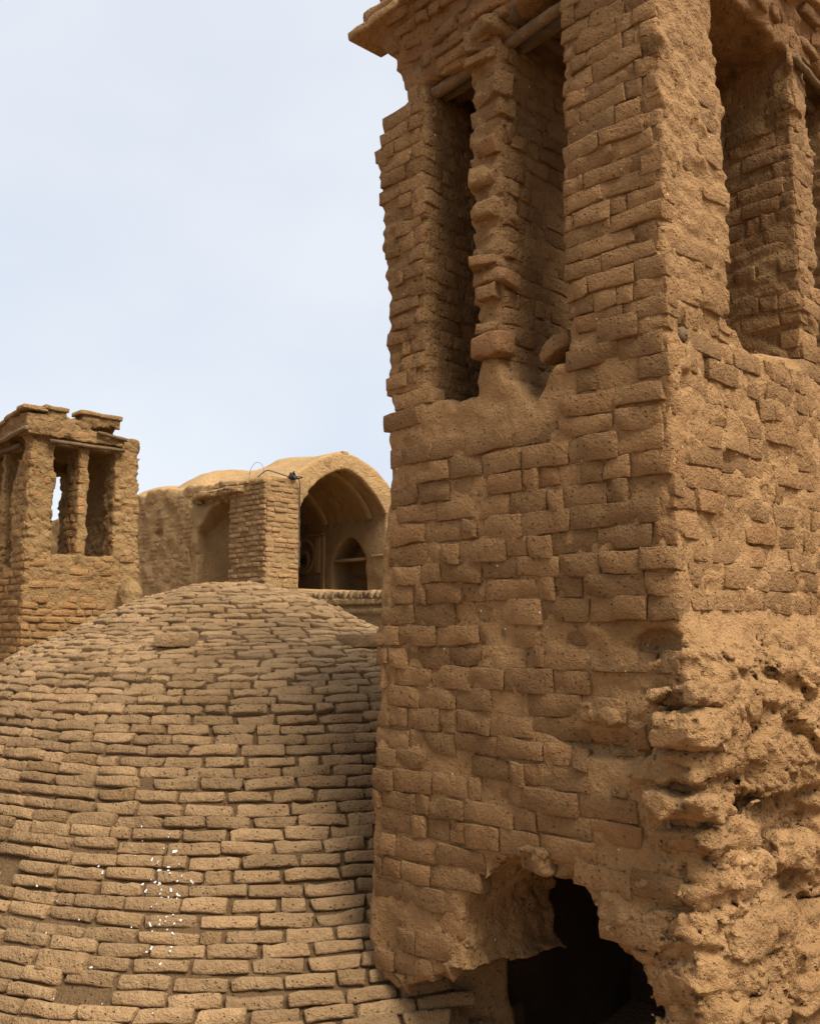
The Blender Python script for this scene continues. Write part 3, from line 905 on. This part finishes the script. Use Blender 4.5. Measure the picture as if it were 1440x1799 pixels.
def dome():
    T = empty('brick_dome', (DC[0], DC[1], GROUND))
    tag(T, 'low rounded dome laid in rings of weathered brown bricks between the windcatchers', 'dome')
    # even steps along the profile
    sp = spline(PR, 400)
    ds = np.concatenate([[0], np.cumsum(np.linalg.norm(np.diff(sp, axis=0), axis=1))])
    def at(s):
        return np.array([np.interp(s, ds, sp[:, 0]), np.interp(s, ds, sp[:, 1])])
    H = -GROUND
    def strike(px, py):
        """where the sight line through a point of the photograph meets the dome"""
        u = (899.5 - py) / F_PX
        d = np.array([(px - 720) / F_PX, math.cos(PITCH) - u * math.sin(PITCH), math.sin(PITCH) + u * math.cos(PITCH)])
        P = d[None] * np.linspace(2.5, 8.0, 1400)[:, None]
        lx, ly = dome_lean(P[:, 2])
        rad = np.hypot(P[:, 0] - DC[0] - lx, P[:, 1] - DC[1] - ly)
        return P[np.argmax(P[:, 2] < np.interp(rad, sp[:, 0], sp[:, 1]) + .002)]
    def gone(p, pix, r):
        return np.linalg.norm((p - strike(*pix)) * np.array([1, 1, 1.9])) < r * 1.25
    ns, na = 190, 420
    R = np.random.default_rng(5)
    ths = np.linspace(0, 2 * math.pi, na, endpoint=False)
    tot = ds[-1]
    v = []
    dent = np.tensordot(np.tensordot(_w(48, np.linspace(0.2, 42, ns)), R.normal(0, 1, (48, 90)), (1, 0)), _w(90, np.linspace(0.2, 85, na)), (1, 1)) * 2
    for i, s in enumerate(np.linspace(0.02, tot, ns)):
        r, z = at(s)
        r2, z2 = at(min(s + .01, tot))
        t = np.array([r2 - r, z2 - z]) + 1e-9
        t /= np.linalg.norm(t)
        n = np.array([-t[1], t[0]])
        off = -.033 + .0035 * dent[i]
        lx, ly = dome_lean(z)
        v.append(np.stack([lx + (r + n[0] * off) * np.cos(ths), ly + (r + n[0] * off) * np.sin(ths), z + H + n[1] * off], 1))
    v = np.array(v)
    q = []
    i, j = np.meshgrid(np.arange(ns - 1), np.arange(na), indexing='ij')
    a = (i * na + j).ravel()
    b = (i * na + (j + 1) % na).ravel()
    q = np.stack([a, a + na, b + na, b], 1)
    vv = v.reshape(-1, 3)
    q = q[~in_tower(vv[q].mean(1) + np.array([DC[0], DC[1], 0]), .05)]
    link('mortar_bed', mesh_np('mortar_bed', vv, q), M_DMORT, T)
    kit = Kit('brick', 26, .242, .07, .056, .0095, .0038, M_DOME, 500, jit=.08)
    items = []
    s = 0.10
    ring = 0
    ahead = math.atan2(-DC[1], -DC[0])                     # towards the camera
    while s < tot - .03:
        r, z = at(s)
        r2, z2 = at(s + .01)
        t = np.array([r2 - r, z2 - z])
        t /= np.linalg.norm(t)
        nrm = np.array([-t[1], t[0]])
        worn = np.interp(s, [0, .5, 1.2], [.8, .5, 0])
        wob = R.uniform(0, 6.28)
        n = max(5, int(round(2 * math.pi * r / .262)))
        th = R.uniform(0, 6.28)
        end = th + 2 * math.pi
        za, zb_ = at(s)[1], at(s + .02)[1]
        la, lb = dome_lean(za)[1], dome_lean(zb_)[1]
        fr = math.hypot(at(s + .02)[0] - at(s)[0] + (la - lb), zb_ - za) / .02
        pitch = (.0715 if s < 2.4 else .074) / max(fr, .6)
        hscale = max(fr, .6)
        while th < end - .3 * .262 / max(r, .1):
            w = .253 * R.uniform(.86, 1.10)
            if R.random() < .07:
                w *= .5
            w = min(w, (end - th) * max(r, .1))
            mid = th + w / 2 / max(r, .1)
            th += w / max(r, .1)
            if R.random() < .004:
                continue
            rel = (mid - ahead + math.pi) % (2 * math.pi) - math.pi
            hgt = pitch * (1 + (hscale - 1) * max(0, math.cos(mid - ahead))) * R.uniform(.72, .87)
            # gaps left by fallen bricks
            ds_ = .004 * math.sin(3 * mid + wob) + R.normal(0, .002)
            rr, zz = at(s + ds_)
            out = R.normal(.001, .0035) - .010 * (R.random() < .06) + .007 * (R.random() < .06)
            lx, ly = dome_lean(zz)
            p = np.array([lx + (rr + nrm[0] * out) * math.cos(mid), ly + (rr + nrm[0] * out) * math.sin(mid), zz + H + nrm[1] * out])
            tipped = nrm + np.array([.06, .0]) * R.normal(0, 1)
            nn = (tipped[0] * math.cos(mid), tipped[0] * math.sin(mid), tipped[1])
            upv = (-nrm[1] * math.cos(mid) * 1.0, -nrm[1] * math.sin(mid) * 1.0, nrm[0] + 1e-4)
            m = frame(p, nn, up=upv, roll=R.normal(0, .016), scale=((w - .016) / .242, 1, hgt / .056))
            wp = np.array([p[0] + DC[0], p[1] + DC[1], p[2] - H])
            if in_tower(wp) or (gone(wp, (150, 1742), .075) or gone(wp, (12, 1518), .10)):
                continue
            dist = np.linalg.norm(wp)
            vis = (abs(rel) < 1.45) * (abs(720 + 1650 * wp[0] / max(wp[1], .1) - 330) < 345)
            items.append((m, int(R.integers(0, 26)), vis * w * hgt / dist ** 2))
        s += pitch
        ring += 1
    place(kit, T, items, 298, rest='smaller_bricks')
    # two headers pushed out of the rings, one more low on the left
    kh = Kit('jutting_brick', 3, .235, .20, .088, .008, .0025, M_DOME, 560, bites=(0, 1), jit=.02)
    for k, (px, py, out) in enumerate(((316, 1124, .16), (620, 1126, .16), (112, 1690, .034))):
        c = strike(px, py)
        lx, ly = dome_lean(c[2])
        d2 = np.array([c[0] - DC[0] - lx, c[1] - DC[1] - ly])
        d2 /= np.linalg.norm(d2)
        nr = np.array([1.0, 0.0] if k < 2 else [.86, .51])
        n3 = np.array([d2[0] * nr[0], d2[1] * nr[0], nr[1]])
        p = c - np.array([DC[0], DC[1], GROUND]) + n3 * out
        kh.put('jutting_brick', T, frame(p, n3), k)
    # white lime flakes caught in the joints
    vs, qs, base = [], [], 0
    for k in range(84):
        if k < 62:
            px, py = R.normal(288, 24), R.normal(1575, 58)
        else:
            px, py = R.uniform(0, 300), R.uniform(1480, 1790)
        c = strike(px, py) - np.array([DC[0], DC[1], GROUND])
        sz = R.uniform(.0025, .0065) * (1.9 if k < 12 else 1)
        e = R.normal(0, 1, (2, 3))
        e[0] /= np.linalg.norm(e[0])
        e[1] -= e[0] * (e[0] @ e[1])
        e[1] /= np.linalg.norm(e[1])
        nn = np.cross(e[0], e[1]) * .0025
        quad = np.array([c + sz * (a_ * e[0] * 1.3 + b_ * e[1] * .7) * R.uniform(.25, 1.3) for a_, b_ in ((-1, -1), (1, -1), (1, 1), (-1, 1))])
        vs.append(np.vstack([quad + nn, quad - nn]))
        qs.append(np.array([(0, 1, 2, 3), (7, 6, 5, 4), (0, 4, 5, 1), (1, 5, 6, 2), (2, 6, 7, 3), (3, 7, 4, 0)]) + base)
        base += 8
    o = link('lime_flakes', mesh_np('lime_flakes', np.concatenate(vs), np.concatenate(qs), False), M_WHITE, T)
    o['kind'] = 'stuff'
dome()

# ------------------------------------------------------------------ the small windcatcher
CT = np.array([-3.702, 9.0, 0.0])
def small_tower():
    T = empty('windcatcher', CT.tolist(), TH)
    tag(T, 'smaller windcatcher with square openings and a thin middle post, standing behind the dome', 'windcatcher', 'mud brick windcatchers')
    g = Field((-0.25, -0.35, -2.2), (1.5, 1.5, 2.55), 0.0165)
    X, Y, Z = g.X, g.Y, g.Z
    w = np.interp(g.z, [-2.2, -.3, .7, 1.9, 2.1], [1.30, 1.26, 1.225, 1.18, 1.16])[None, None, :].astype(np.float32)
    rec = .008
    f = smax(smax(rec - X, X - w, .03), smax(rec - Y, Y - 1.22, .03), .03)
    step = np.where(X < .14, 2.10, np.where(X < .33, 2.15, np.where(X < .50, 2.10, np.where(X < .92, 2.17, 2.0))))
    step = np.minimum(step, np.where(Y > .2, np.interp(Y, [0, .2, .5, .8, 1.3], [2.15, 2.14, 2.08, 2.0, 2.0]), 9)).astype(np.float32)
    f = smax(f, Z - step, .02)
    # projecting cap on both visible faces
    cap = np.maximum(g.box(-.06, .93, -.06, 1.25, 1.88, 2.30), Z - step)
    f = smin(f, cap, .02)
    void = g.box(.24, .95, .24, .98, .68, 1.80)
    void = np.minimum(void, g.box(.275, .905, -.3, .4, .735, 1.81))
    void = np.minimum(void, g.box(-.3, .4, .40, .98, .62, 1.80))
    void = np.minimum(void, g.box(.52, .855, .9, 1.4, .66, 1.70))
    void = np.maximum(void, -np.maximum(np.abs(X - .572) - .055, Y - .30))
    void = np.maximum(void, -np.maximum(np.abs(Y - .66) - .05, X - .25))
    f = smax(f, -void, .015)
    # stepped wear on the corner pier, buttress stub at the foot of the right face
    f = np.maximum(f, -np.maximum(g.box(-.3, .10, .18, .5, 1.68, 1.9), -9))
    f = np.maximum(f, -g.box(-.3, .06, .30, .5, 1.55, 1.9))
    f = smin(f, g.ball((1.07, -.10, .32), (.12, .15, .19)), .04)
    f = smin(f, g.box(.97, 1.18, -.20, .1, -1.0, .26), .04)
    f = smax(f, -g.ball((.84, -.02, 2.02), (.15, .10, .045)), .01)
    f = smin(f, g.box(-.02, 1.3, -.02, 1.3, -2.2, -.9), .05)
    up = np.clip((Z - .25) / .4, 0, 1)
    f = f + g.noise(.17, 31) * .0045 + g.noise(.06, 32) * (.0025 + .0025 * up) + g.noise(.035, 33) * (.001 + .002 * up)
    f = f + (.0015 * up * np.cos(2 * math.pi * Z / .08 + 1.5 * np.sin(6 * X + 5 * Y))).astype(np.float32)
    f[0] = f[-1] = 1
    f[:, 0] = f[:, -1] = 1
    f[:, :, 0] = f[:, :, -1] = 1
    g.f = f.astype(np.float32)
    crisp = 1 - .85 * np.clip(1 - np.maximum(np.abs(X - .572) - .08, Y - .4) / .05, 0, 1) * np.clip(1 - np.abs(Z - 1.27) / .6, 0, 1) ** .2
    g.fracture((.12, .12, .08), 15, ((.008 * up + .003) * crisp).astype(np.float32), .6, 1.5, .09)
    g.fracture((.055, .055, .042), 16, ((.0045 * up + .002) * crisp).astype(np.float32), .8, 1.3, .14, .05)
    f = g.f
    f[0] = f[-1] = 1
    f[:, 0] = f[:, -1] = 1
    f[:, :, 0] = f[:, :, -1] = 1
    g.f = f.astype(np.float32)
    v, q = g.nets()
    mid = lambda c: (c[:, 2] > .76) & (c[:, 2] < 1.80)
    regions = [('cap', lambda c: c[:, 2] >= 1.85),
               ('post', lambda c: mid(c) & (abs(c[:, 0] - .572) < .075) & (c[:, 1] < .32)),
               ('pier', lambda c: mid(c) & (c[:, 0] < .30) & (c[:, 1] < .42)),
               ('pier', lambda c: mid(c) & (c[:, 0] > .88) & (c[:, 1] < .42)),
               ('shaft', lambda c: c[:, 2] > -9)]
    cap_o, post, p1, p2, shaft = split_link(v, q, regions, T, [M_TWR2] * 5)
    kb = Kit('brick', 16, .2, .07, .062, .009, .0022, M_TWR2B, 600, nx=5, nz=3, jit=.05)
    A, B, nA, nB = (1, 0, 0), (0, 1, 0), (-1, 0, 0), (0, -1, 0)
    it = lay(g, (0, 0, 0), A, nB, 0, 1.27, -.75, .25, .073, .21, .012, kb, .013, maxdev=.05, skip=.02)
    it += lay(g, (0, 0, 0), B, nA, 0, .95, -.75, .75, .073, .21, .012, kb, .012, maxdev=.05, skip=.04)
    it += lay(g, (0, 0, 0), A, nB, 0, 1.24, .25, .75, .073, .2, .008, kb, lambda u, z: random.gauss(.0, .005), maxdev=.04, skip=.25)
    place(kb, shaft, it, 299)
    place(kb, p2, lay(g, (0, 0, 0), A, nB, .9, 1.2, .75, 1.85, .075, .19, .008, kb, lambda u, z: random.gauss(-.004, .004), maxdev=.05, skip=.5))
    place(kb, p1, lay(g, (0, 0, 0), B, nA, 0, .42, .75, 1.7, .075, .2, .007, kb, .002, maxdev=.05, skip=.15)
          + lay(g, (0, 0, 0), A, nB, 0, .28, .75, 1.85, .075, .2, .007, kb, lambda u, z: random.gauss(-.005, .004), maxdev=.05, skip=.5))
    place(kb, post, lay(g, (.517, 0, 0), B, nA, 0, .3, .76, 1.8, .078, .16, .006, kb, .003, maxdev=.05))
    ct = lay(g, (0, 0, 0), A, nB, -.06, 1.2, 1.9, 2.2, .075, .2, .008, kb, lambda u, z: random.gauss(-.003, .005), maxdev=.06, skip=.4)
    place(kb, cap_o, ct)
    ks = Kit('slab', 5, .24, .2, .045, .010, .004, M_TWR2, 660, nx=5, nz=3)
    for k, (a, z) in enumerate(((.02, 2.145), (.22, 2.165), (.58, 2.175), (.80, 2.17))):
        ks.put('slab', cap_o, frame((a, -.085, z), (0, -1, 0), roll=random.gauss(0, .02)), k)
    for k, (b, z) in enumerate(((.12, 2.135), (.34, 2.11), (.56, 2.06), (.78, 2.0))):
        ks.put('slab', cap_o, frame((-.085, b, z), (-1, 0, 0), roll=.18), k + 1)
    def bar(p0, p1, hw, hh, seed):
        P = np.array([np.array(p0) + (np.array(p1) - np.array(p0)) * t for t in np.linspace(0, 1, 9)])
        P += np.random.default_rng(seed).normal(0, .003, P.shape)
        vv, qq = tube(P, hh, 8, .05, seed)
        return link('lintel', mesh_np('lintel', vv, qq), M_WOOD, T)
    bar((.18, -.045, 1.84), (.98, -.045, 1.845), .02, .021, 1)
    bar((.18, .03, 1.825), (.98, .03, 1.83), .02, .024, 2)
    bar((-.075, -.08, 1.93), (-.075, 1.2, 1.83), .02, .026, 3)
    bar((-.01, .2, 1.80), (-.01, 1.2, 1.80), .02, .026, 4)
    bar((.66, -.085, 1.985), (.97, -.085, 1.955), .02, .022, 5)
small_tower()

# ------------------------------------------------------------------ the vaulted building behind
CF = np.array([-2.109, 13.7, 0.0])
A0, A1, AM = .63, 2.41, 1.52                     # arch opening along the front
def arch_z(a, spring, rise, half):
    """height of a pointed arch at distance a from its middle"""
    t = np.clip(np.abs(a) / half, 0, 1)
    return spring + rise * (1 - t ** 1.64) ** 0.80
def building():
    T = empty('vaulted_building', CF.tolist(), TH)
    tag(T, 'pale mud building with rounded vault roofs and a tall pointed arch hall', 'building')
    h = .032
    g = Field((-.32, -.35, -2.2), (4.2, 8.6, 3.5), h)
    X, Y, Z = g.X, g.Y, g.Z
    x2, y2 = g.x[:, None], g.y[None, :]
    roof = np.full((len(g.x), len(g.y)), 2.24) + .05 * np.clip(y2, 0, 3)
    ext = arch_z(x2 - AM, 2.18, .60, 1.12) + 0 * y2
    roof = np.maximum(roof, np.where(y2 < 3.6, ext, 0))
    for (a, b, top, r) in ((2.3, 1.9, 3.06, 1.5), (1.35, 3.0, 2.84, 1.25), (1.3, 4.6, 2.72, 1.3), (1.6, 6.6, 2.2, 1.4)):
        d = np.sqrt((x2 - a) ** 2 + (y2 - b) ** 2) / r
        m = 1.9 + (top - 1.9) * np.clip(1 - d ** 2.2 * .75, 0, 1)
        roof = np.where(m > roof, m, roof)
    roof = roof * (y2 < 5.0) + np.minimum(roof, 2.2) * (y2 >= 5.0)
    k = np.ones(7) / 7
    roof = np.apply_along_axis(lambda r_: np.convolve(np.pad(r_, 3, 'edge'), k, 'valid'), 0, roof)
    roof = np.apply_along_axis(lambda r_: np.convolve(np.pad(r_, 3, 'edge'), k, 'valid'), 1, roof)
    roof = roof - .05 * np.clip(.25 - x2, 0, 1) * 2
    f = smax(smax(-X, X - 4.0, .05), smax(-Y, Y - 8.4, .05), .04)
    f = smax(f, (Z - roof[:, :, None].astype(np.float32)) * .85, .03)
    # the hall: pointed barrel with its floor at .62
    hall = np.maximum(np.maximum(A0 - X, X - A1), np.maximum(.60 - Z, -.4 - Y))
    hall = np.maximum(hall, Y - 3.15)
    az = arch_z(g.x - AM, 1.84, .70, (A1 - A0) / 2).astype(np.float32)[:, None, None]
    hall = np.maximum(hall, (Z - az) * .7)
    inner = np.maximum(np.maximum(A0 - .05 - X, X - A1), np.maximum(.60 - Z, .58 - Y))
    inner = np.maximum(np.maximum(inner, Y - 3.15), (Z - az + .0) * .7)
    f = np.maximum(f, -hall)
    # arched recess in the hall's right-hand wall, shelf inside
    nb0, nb1 = 0.52, 1.38
    nm = (nb0 + nb1) / 2
    nzz = arch_z(g.y - nm, 1.17, .40, (nb1 - nb0) / 2).astype(np.float32)[None, :, None]
    niche = np.maximum(np.maximum(A1 - .1 - X, X - A1 - .5), np.maximum(np.maximum(nb0 - Y, Y - nb1), np.maximum(.62 - Z, Z - nzz)))
    f = np.maximum(f, -niche)
    # round-topped recess in the back wall
    # tall recess in the left face with a half arch above it
    cz = np.interp(g.y, [.95, 1.02, 1.45, 1.62, 1.80, 1.9], [1.98, 1.99, 1.93, 1.80, 1.58, 1.5]).astype(np.float32)[None, :, None]
    rec = np.maximum(np.maximum(X - .75 + .55 * np.clip((Y - 1.05) / .8, 0, 1) ** 1.3, -.4 - X), np.maximum(np.maximum(.99 - Y, Y - 1.86), np.maximum(-1 - Z, Z - cz)))
    f = np.maximum(f, -rec)
    # broken eaves over it
    f = smin(f, g.box(-.09, .2, .55, 1.95, 2.06, 2.16), .03)
    f = smax(f, -g.box(-.4, .07, .98, 2.0, 1.98, 2.05), .01)
    f = smax(f, -g.ball((0, 3.05, 1.62), (.12, .16, .06)), .01)
    f = smax(f, -g.ball((-.02, 2.0, 2.02), (.10, .10, .08)), .01)
    wear = np.clip((X - .05) / -.1 + 1, 0, 1) * np.clip((Y - .9) / .2, 0, 1)
    f = f + g.noise(.42, 41) * (.009 * (Y > .03) + .005) + g.noise(.13, 42) * (.005 + .010 * wear) * (.3 + .7 * (Y > .03)) + g.noise(.07, 43) * (.002 + .006 * wear)
    f[0] = f[-1] = 1
    f[:, 0] = f[:, -1] = 1
    f[:, :, 0] = f[:, :, -1] = 1
    g.f = f.astype(np.float32)
    inside = ((X > A0) & (X < A1 + .2) & (Y > .10) & (Y < 3.2) & (Z > 1.75) & (Z < 2.62)).astype(np.float32)
    g.fracture((.26, .26, .12), 25, .020 * inside, .3, .8, .10, .10)
    f = g.f
    f[0] = f[-1] = 1
    f[:, 0] = f[:, -1] = 1
    f[:, :, 0] = f[:, :, -1] = 1
    g.f = f.astype(np.float32)
    v, q = g.nets()
    hall_in = lambda c: (c[:, 0] > A0 - .1) & (c[:, 0] < A1 + .7) & (c[:, 1] > .05) & (c[:, 1] < 3.3) & (c[:, 2] < 2.56) & (c[:, 2] > .5)
    regions = [('hall_lining', lambda c: hall_in(c) & (g.sample(c + np.array([0, 0, 0])) > -1) & (((c[:, 2] < arch_z(c[:, 0] - AM, 1.84, .70, (A1 - A0) / 2) + .06)) | (c[:, 0] > A1 - .02) & (c[:, 2] < 2.0))),
               ('roof', lambda c: (c[:, 2] > 2.2)),
               ('wall', lambda c: c[:, 2] > -9)]
    lining, roof_o, wall = split_link(v, q, regions, T, [M_PLAST, M_FAR, M_FAR])
    kb = Kit('brick', 14, .2, .07, .064, .009, .003, M_FARB, 700, nx=4, nz=3, jit=.06)
    A, B, nA, nB = (1, 0, 0), (0, 1, 0), (-1, 0, 0), (0, -1, 0)
    it = lay(g, (0, 0, 0), A, nB, 0, .60, .45, 2.2, .075, .205, .013, kb, .007, maxdev=.06, jit=.006, skip=.06)
    it += lay(g, (0, 0, 0), B, nA, 0, .98, .45, 2.2, .077, .205, .018, kb, .018, maxdev=.06, jit=.007, skip=.04)
    it += lay(g, (0, 0, 0), B, nA, 1.95, 3.9, .7, 2.2, .075, .21, .012, kb, lambda u, z: random.gauss(.002, .006), maxdev=.07, skip=.2)
    it += lay(g, (-.09, 0, 0), B, nA, .45, 2.0, 2.0, 2.2, .06, .2, .008, kb, .012, maxdev=.12, jit=.02, tilt=.06, skip=.1)
    place(kb, wall, it, 299)
    # wedge bricks round the arch
    kv = Kit('arch_brick', 8, .10, .05, .22, .006, .002, M_FAR, 740, nx=3, nz=4)
    for k, a in enumerate(np.linspace(-.86, .86, 23)):
        z = arch_z(np.array(a), 1.84, .70, .89)
        dz = (arch_z(np.array(a + .01), 1.84, .70, .89) - arch_z(np.array(a - .01), 1.84, .70, .89)) / .02
        n = np.array([-dz, 1.0])
        n /= np.linalg.norm(n)
        ang = math.atan2(n[0], n[1])
        kv.put('arch_brick', wall, Matrix.Translation((AM + a + n[0] * .12, -.004 + random.gauss(0, .003), z + n[1] * .12)) @ Matrix.Rotation(math.pi, 4, 'Z') @ Matrix.Rotation(-ang, 4, 'Y'), k)
    # plaster ribs across the vault, standing off the lining
    def rib(b, half, drop, wid, dep, foot):
        sec, V, Q = [(0, 0), (0, wid), (-dep, wid), (-dep, 0)], [], []
        aa = np.sin(np.linspace(-math.pi / 2, math.pi / 2, 44)) * half
        for a in aa:
            z = arch_z(np.array(a), 1.84, .70, half + .001)
            dz = (arch_z(np.array(a + .012), 1.84, .70, half + .02) - arch_z(np.array(a - .012), 1.84, .70, half + .02)) / .024
            n = np.array([-dz, 1.0])
            n /= np.linalg.norm(n)
            for o, w_ in sec:
                V.append((AM + a + n[0] * o, b + w_, z + n[1] * o))
        for i in range(len(aa) - 1):
            for s_ in range(4):
                Q.append((i * 4 + s_, i * 4 + (s_ + 1) % 4, (i + 1) * 4 + (s_ + 1) % 4, (i + 1) * 4 + s_))
        V, Q = np.array(V), np.array(Q)
        return link('rib', mesh_np('rib', V, Q, False), M_PLAST, T)
    rib(.33, .885, 0, .07, .055, 0)
    rib(1.49, .885, 0, .08, .06, 0)
    # mouldings, drawn as bars with bevelled edges
    def bar(name, c, d, mat=M_PLAST, par=T):
        vv, qq = brick_template(hash(name) % 97, d[0], d[1], d[2], .008, .0008, nx=5, nz=3, jit=0)
        return link(name, mesh_np(name, vv, qq), mat, par)
    def bx(name, x0, x1, y0, y1, z0, z1, mat=M_PLAST, par=T):
        V = np.array([(x, y, z) for z in (z0, z1) for y in (y0, y1) for x in (x0, x1)])
        Q = np.array([(0, 2, 3, 1), (4, 5, 7, 6), (0, 1, 5, 4), (2, 6, 7, 3), (0, 4, 6, 2), (1, 3, 7, 5)])
        o = link(name, mesh_np(name, V, Q, False), mat, par)
        m = o.modifiers.new('edge', 'BEVEL')
        m.width, m.segments = .006, 2
        return o
    bx('string_course', A1 - .03, A1 + .02, -.02, .33, 1.19, 1.225)
    bx('string_course', A1 - .035, A1 + .02, 1.60, 3.1, 1.64, 1.68)
    bx('shelf', A1 + .02, A1 + .46, nb0 + .02, nb1 - .02, 1.15, 1.20)
    bx('window_post', A1 + .40, A1 + .44, nm - .05, nm - .01, .62, 1.15, M_WOOD)
    bx('window_rail', A1 + .38, A1 + .42, nb0 + .02, nb1 - .02, .90, .93, M_WOOD)
    bx('pilaster', A1 - .04, A1 + .02, 1.57, 1.66, .62, 1.62)
    bx('wall_panel', A1 - .06, A1 + .02, 1.67, 1.80, .98, 1.62)
    # moulded rings of the round recess on the same wall
    def ring(c, r0, r1, dep, name):
        V, Q = [], []
        n = 40
        for i in range(n):
            t = 2 * math.pi * i / n
            for rr, d in ((r0, 0), (r0, dep), (r1, dep), (r1, 0)):
                V.append((A1 + .015 - d, c[0] + rr * math.cos(t), c[1] + rr * math.sin(t)))
        for i in range(n):
            j = (i + 1) % n
            for s_ in range(3):
                Q.append((i * 4 + s_, i * 4 + s_ + 1, j * 4 + s_ + 1, j * 4 + s_))
        return link(name, mesh_np(name, np.array(V), np.array(Q)), M_PLAST, T)
    ring((2.15, 1.30), .26, .33, .06, 'moulded_ring')
    ring((2.18, 1.22), .13, .19, .05, 'moulded_ring')
    vv, qq = tube([(A1 - .02, 2.18, 1.22), (A1 + .05, 2.18, 1.22)], .055, 12)
    link('vent_shade_disc', mesh_np('vent_shade_disc', vv, qq), M_CABLE, T)  # solid black disc, painting in the darkness of an open vent
    bx('plaster_frame', -.03, .03, 2.05, 2.32, .98, 1.02)
    bx('plaster_frame', -.03, .03, 2.05, 2.32, 1.24, 1.28)
    bx('plaster_frame', -.03, .03, 2.05, 2.09, 1.022, 1.238)
    bx('roof_cap', AM - .06, AM + .06, .0, .12, 2.77, 2.815, M_FAR)
building()

# ------------------------------------------------------------------ parapet below the arch
def parapet():
    o0 = np.array([-.80, 11.0, 0])
    T = empty('parapet', (o0[0], o0[1], GROUND), TH)
    tag(T, 'low parapet wall with a row of upright coping bricks below the pointed arch', 'low wall')
    H = -GROUND
    g = Field((-.08, -1.9, -.05), (.45, 1.25, H + .46), .02)
    f = smax(smax(.0 - g.X, g.X - .30, .02), smax(-1.75 - g.Y, g.Y - 1.1, .02), .02)
    top = .43 - .075
    f = np.maximum(f, g.Z - (H + top))
    f = np.minimum(f, g.box(-.03, .1, -1.75, 1.1, H + top - .19, H + top - .12))
    f = np.minimum(f, g.box(-.045, .1, -1.75, 1.1, H + top - .085, H + top - .005))
    f = np.maximum(f, -g.Z)
    f = f + g.noise(.2, 51) * .006 + g.noise(.06, 52) * .003
    f[0] = f[-1] = 1
    f[:, 0] = f[:, -1] = 1
    f[:, :, 0] = f[:, :, -1] = 1
    g.f = f.astype(np.float32)
    v, q = g.nets()
    link('wall_face', mesh_np('wall_face', v, q), M_FAR, T)
    kit = Kit('coping_brick', 8, .05, .3, .085, .006, .0012, M_DOME, 800, nx=2, nz=2)
    b = -1.72
    k = 0
    while b < 1.08:
        kit.put('coping_brick', T, frame((-.05 + random.gauss(0, .004), b + .025, H + top + .035), (-1, 0, 0), scale=(.92, 1, 1)), k)
        b += .057
        k += 1
parapet()

# ------------------------------------------------------------------ cables on the far pier
def at_px(px, py, depth):
    u = (899.5 - py) / F_PX
    d = np.array([(px - 720) / F_PX, math.cos(PITCH) - u * math.sin(PITCH), math.sin(PITCH) + u * math.cos(PITCH)])
    return d * depth / d[1]
def cables():
    def far(a, b, z):
        return CF + ER * a + EL * b + np.array([0, 0, z])
    run = spline([far(.02, .28, 2.25), far(.02, .05, 2.33), far(.12, -.03, 2.31), far(.35, -.05, 2.27), far(.52, -.06, 2.26), far(.57, -.05, 2.18), far(.59, -.03, 1.95), far(.592, -.03, 1.6), far(.60, -.03, 1.2), far(.60, -.03, .9)], 70)
    vv, qq = tube(run, .008, 6)
    o = link('cable', mesh_np('cable', vv, qq), M_CABLE)
    tag(o, 'black cable running over the top of the brick pier and down beside the arch', 'cable')
    t = np.linspace(-.35, math.pi + .35, 30)
    pts = np.stack([far(.0, .26 + .19 * math.cos(a), 2.27 + .21 * math.sin(a)) for a in t])
    vv, qq = tube(pts, .003, 6)
    o = link('wire_loop', mesh_np('wire_loop', vv, qq), M_CABLE)
    tag(o, 'thin wire loop standing up on the corner of the brick pier', 'wire loop')
    R = np.random.default_rng(9)
    ctr = far(.47, -.03, 2.29)
    pts = spline(ctr + R.normal(0, 1, (26, 3)) * np.array([.055, .04, .028]), 160)
    vv, qq = tube(pts, .009, 5)
    o = link('cable_tangle', mesh_np('cable_tangle', vv, qq), M_CABLE)
    tag(o, 'tangled bundle of black cable lying on the pier top beside the arch', 'cable bundle')
cables()
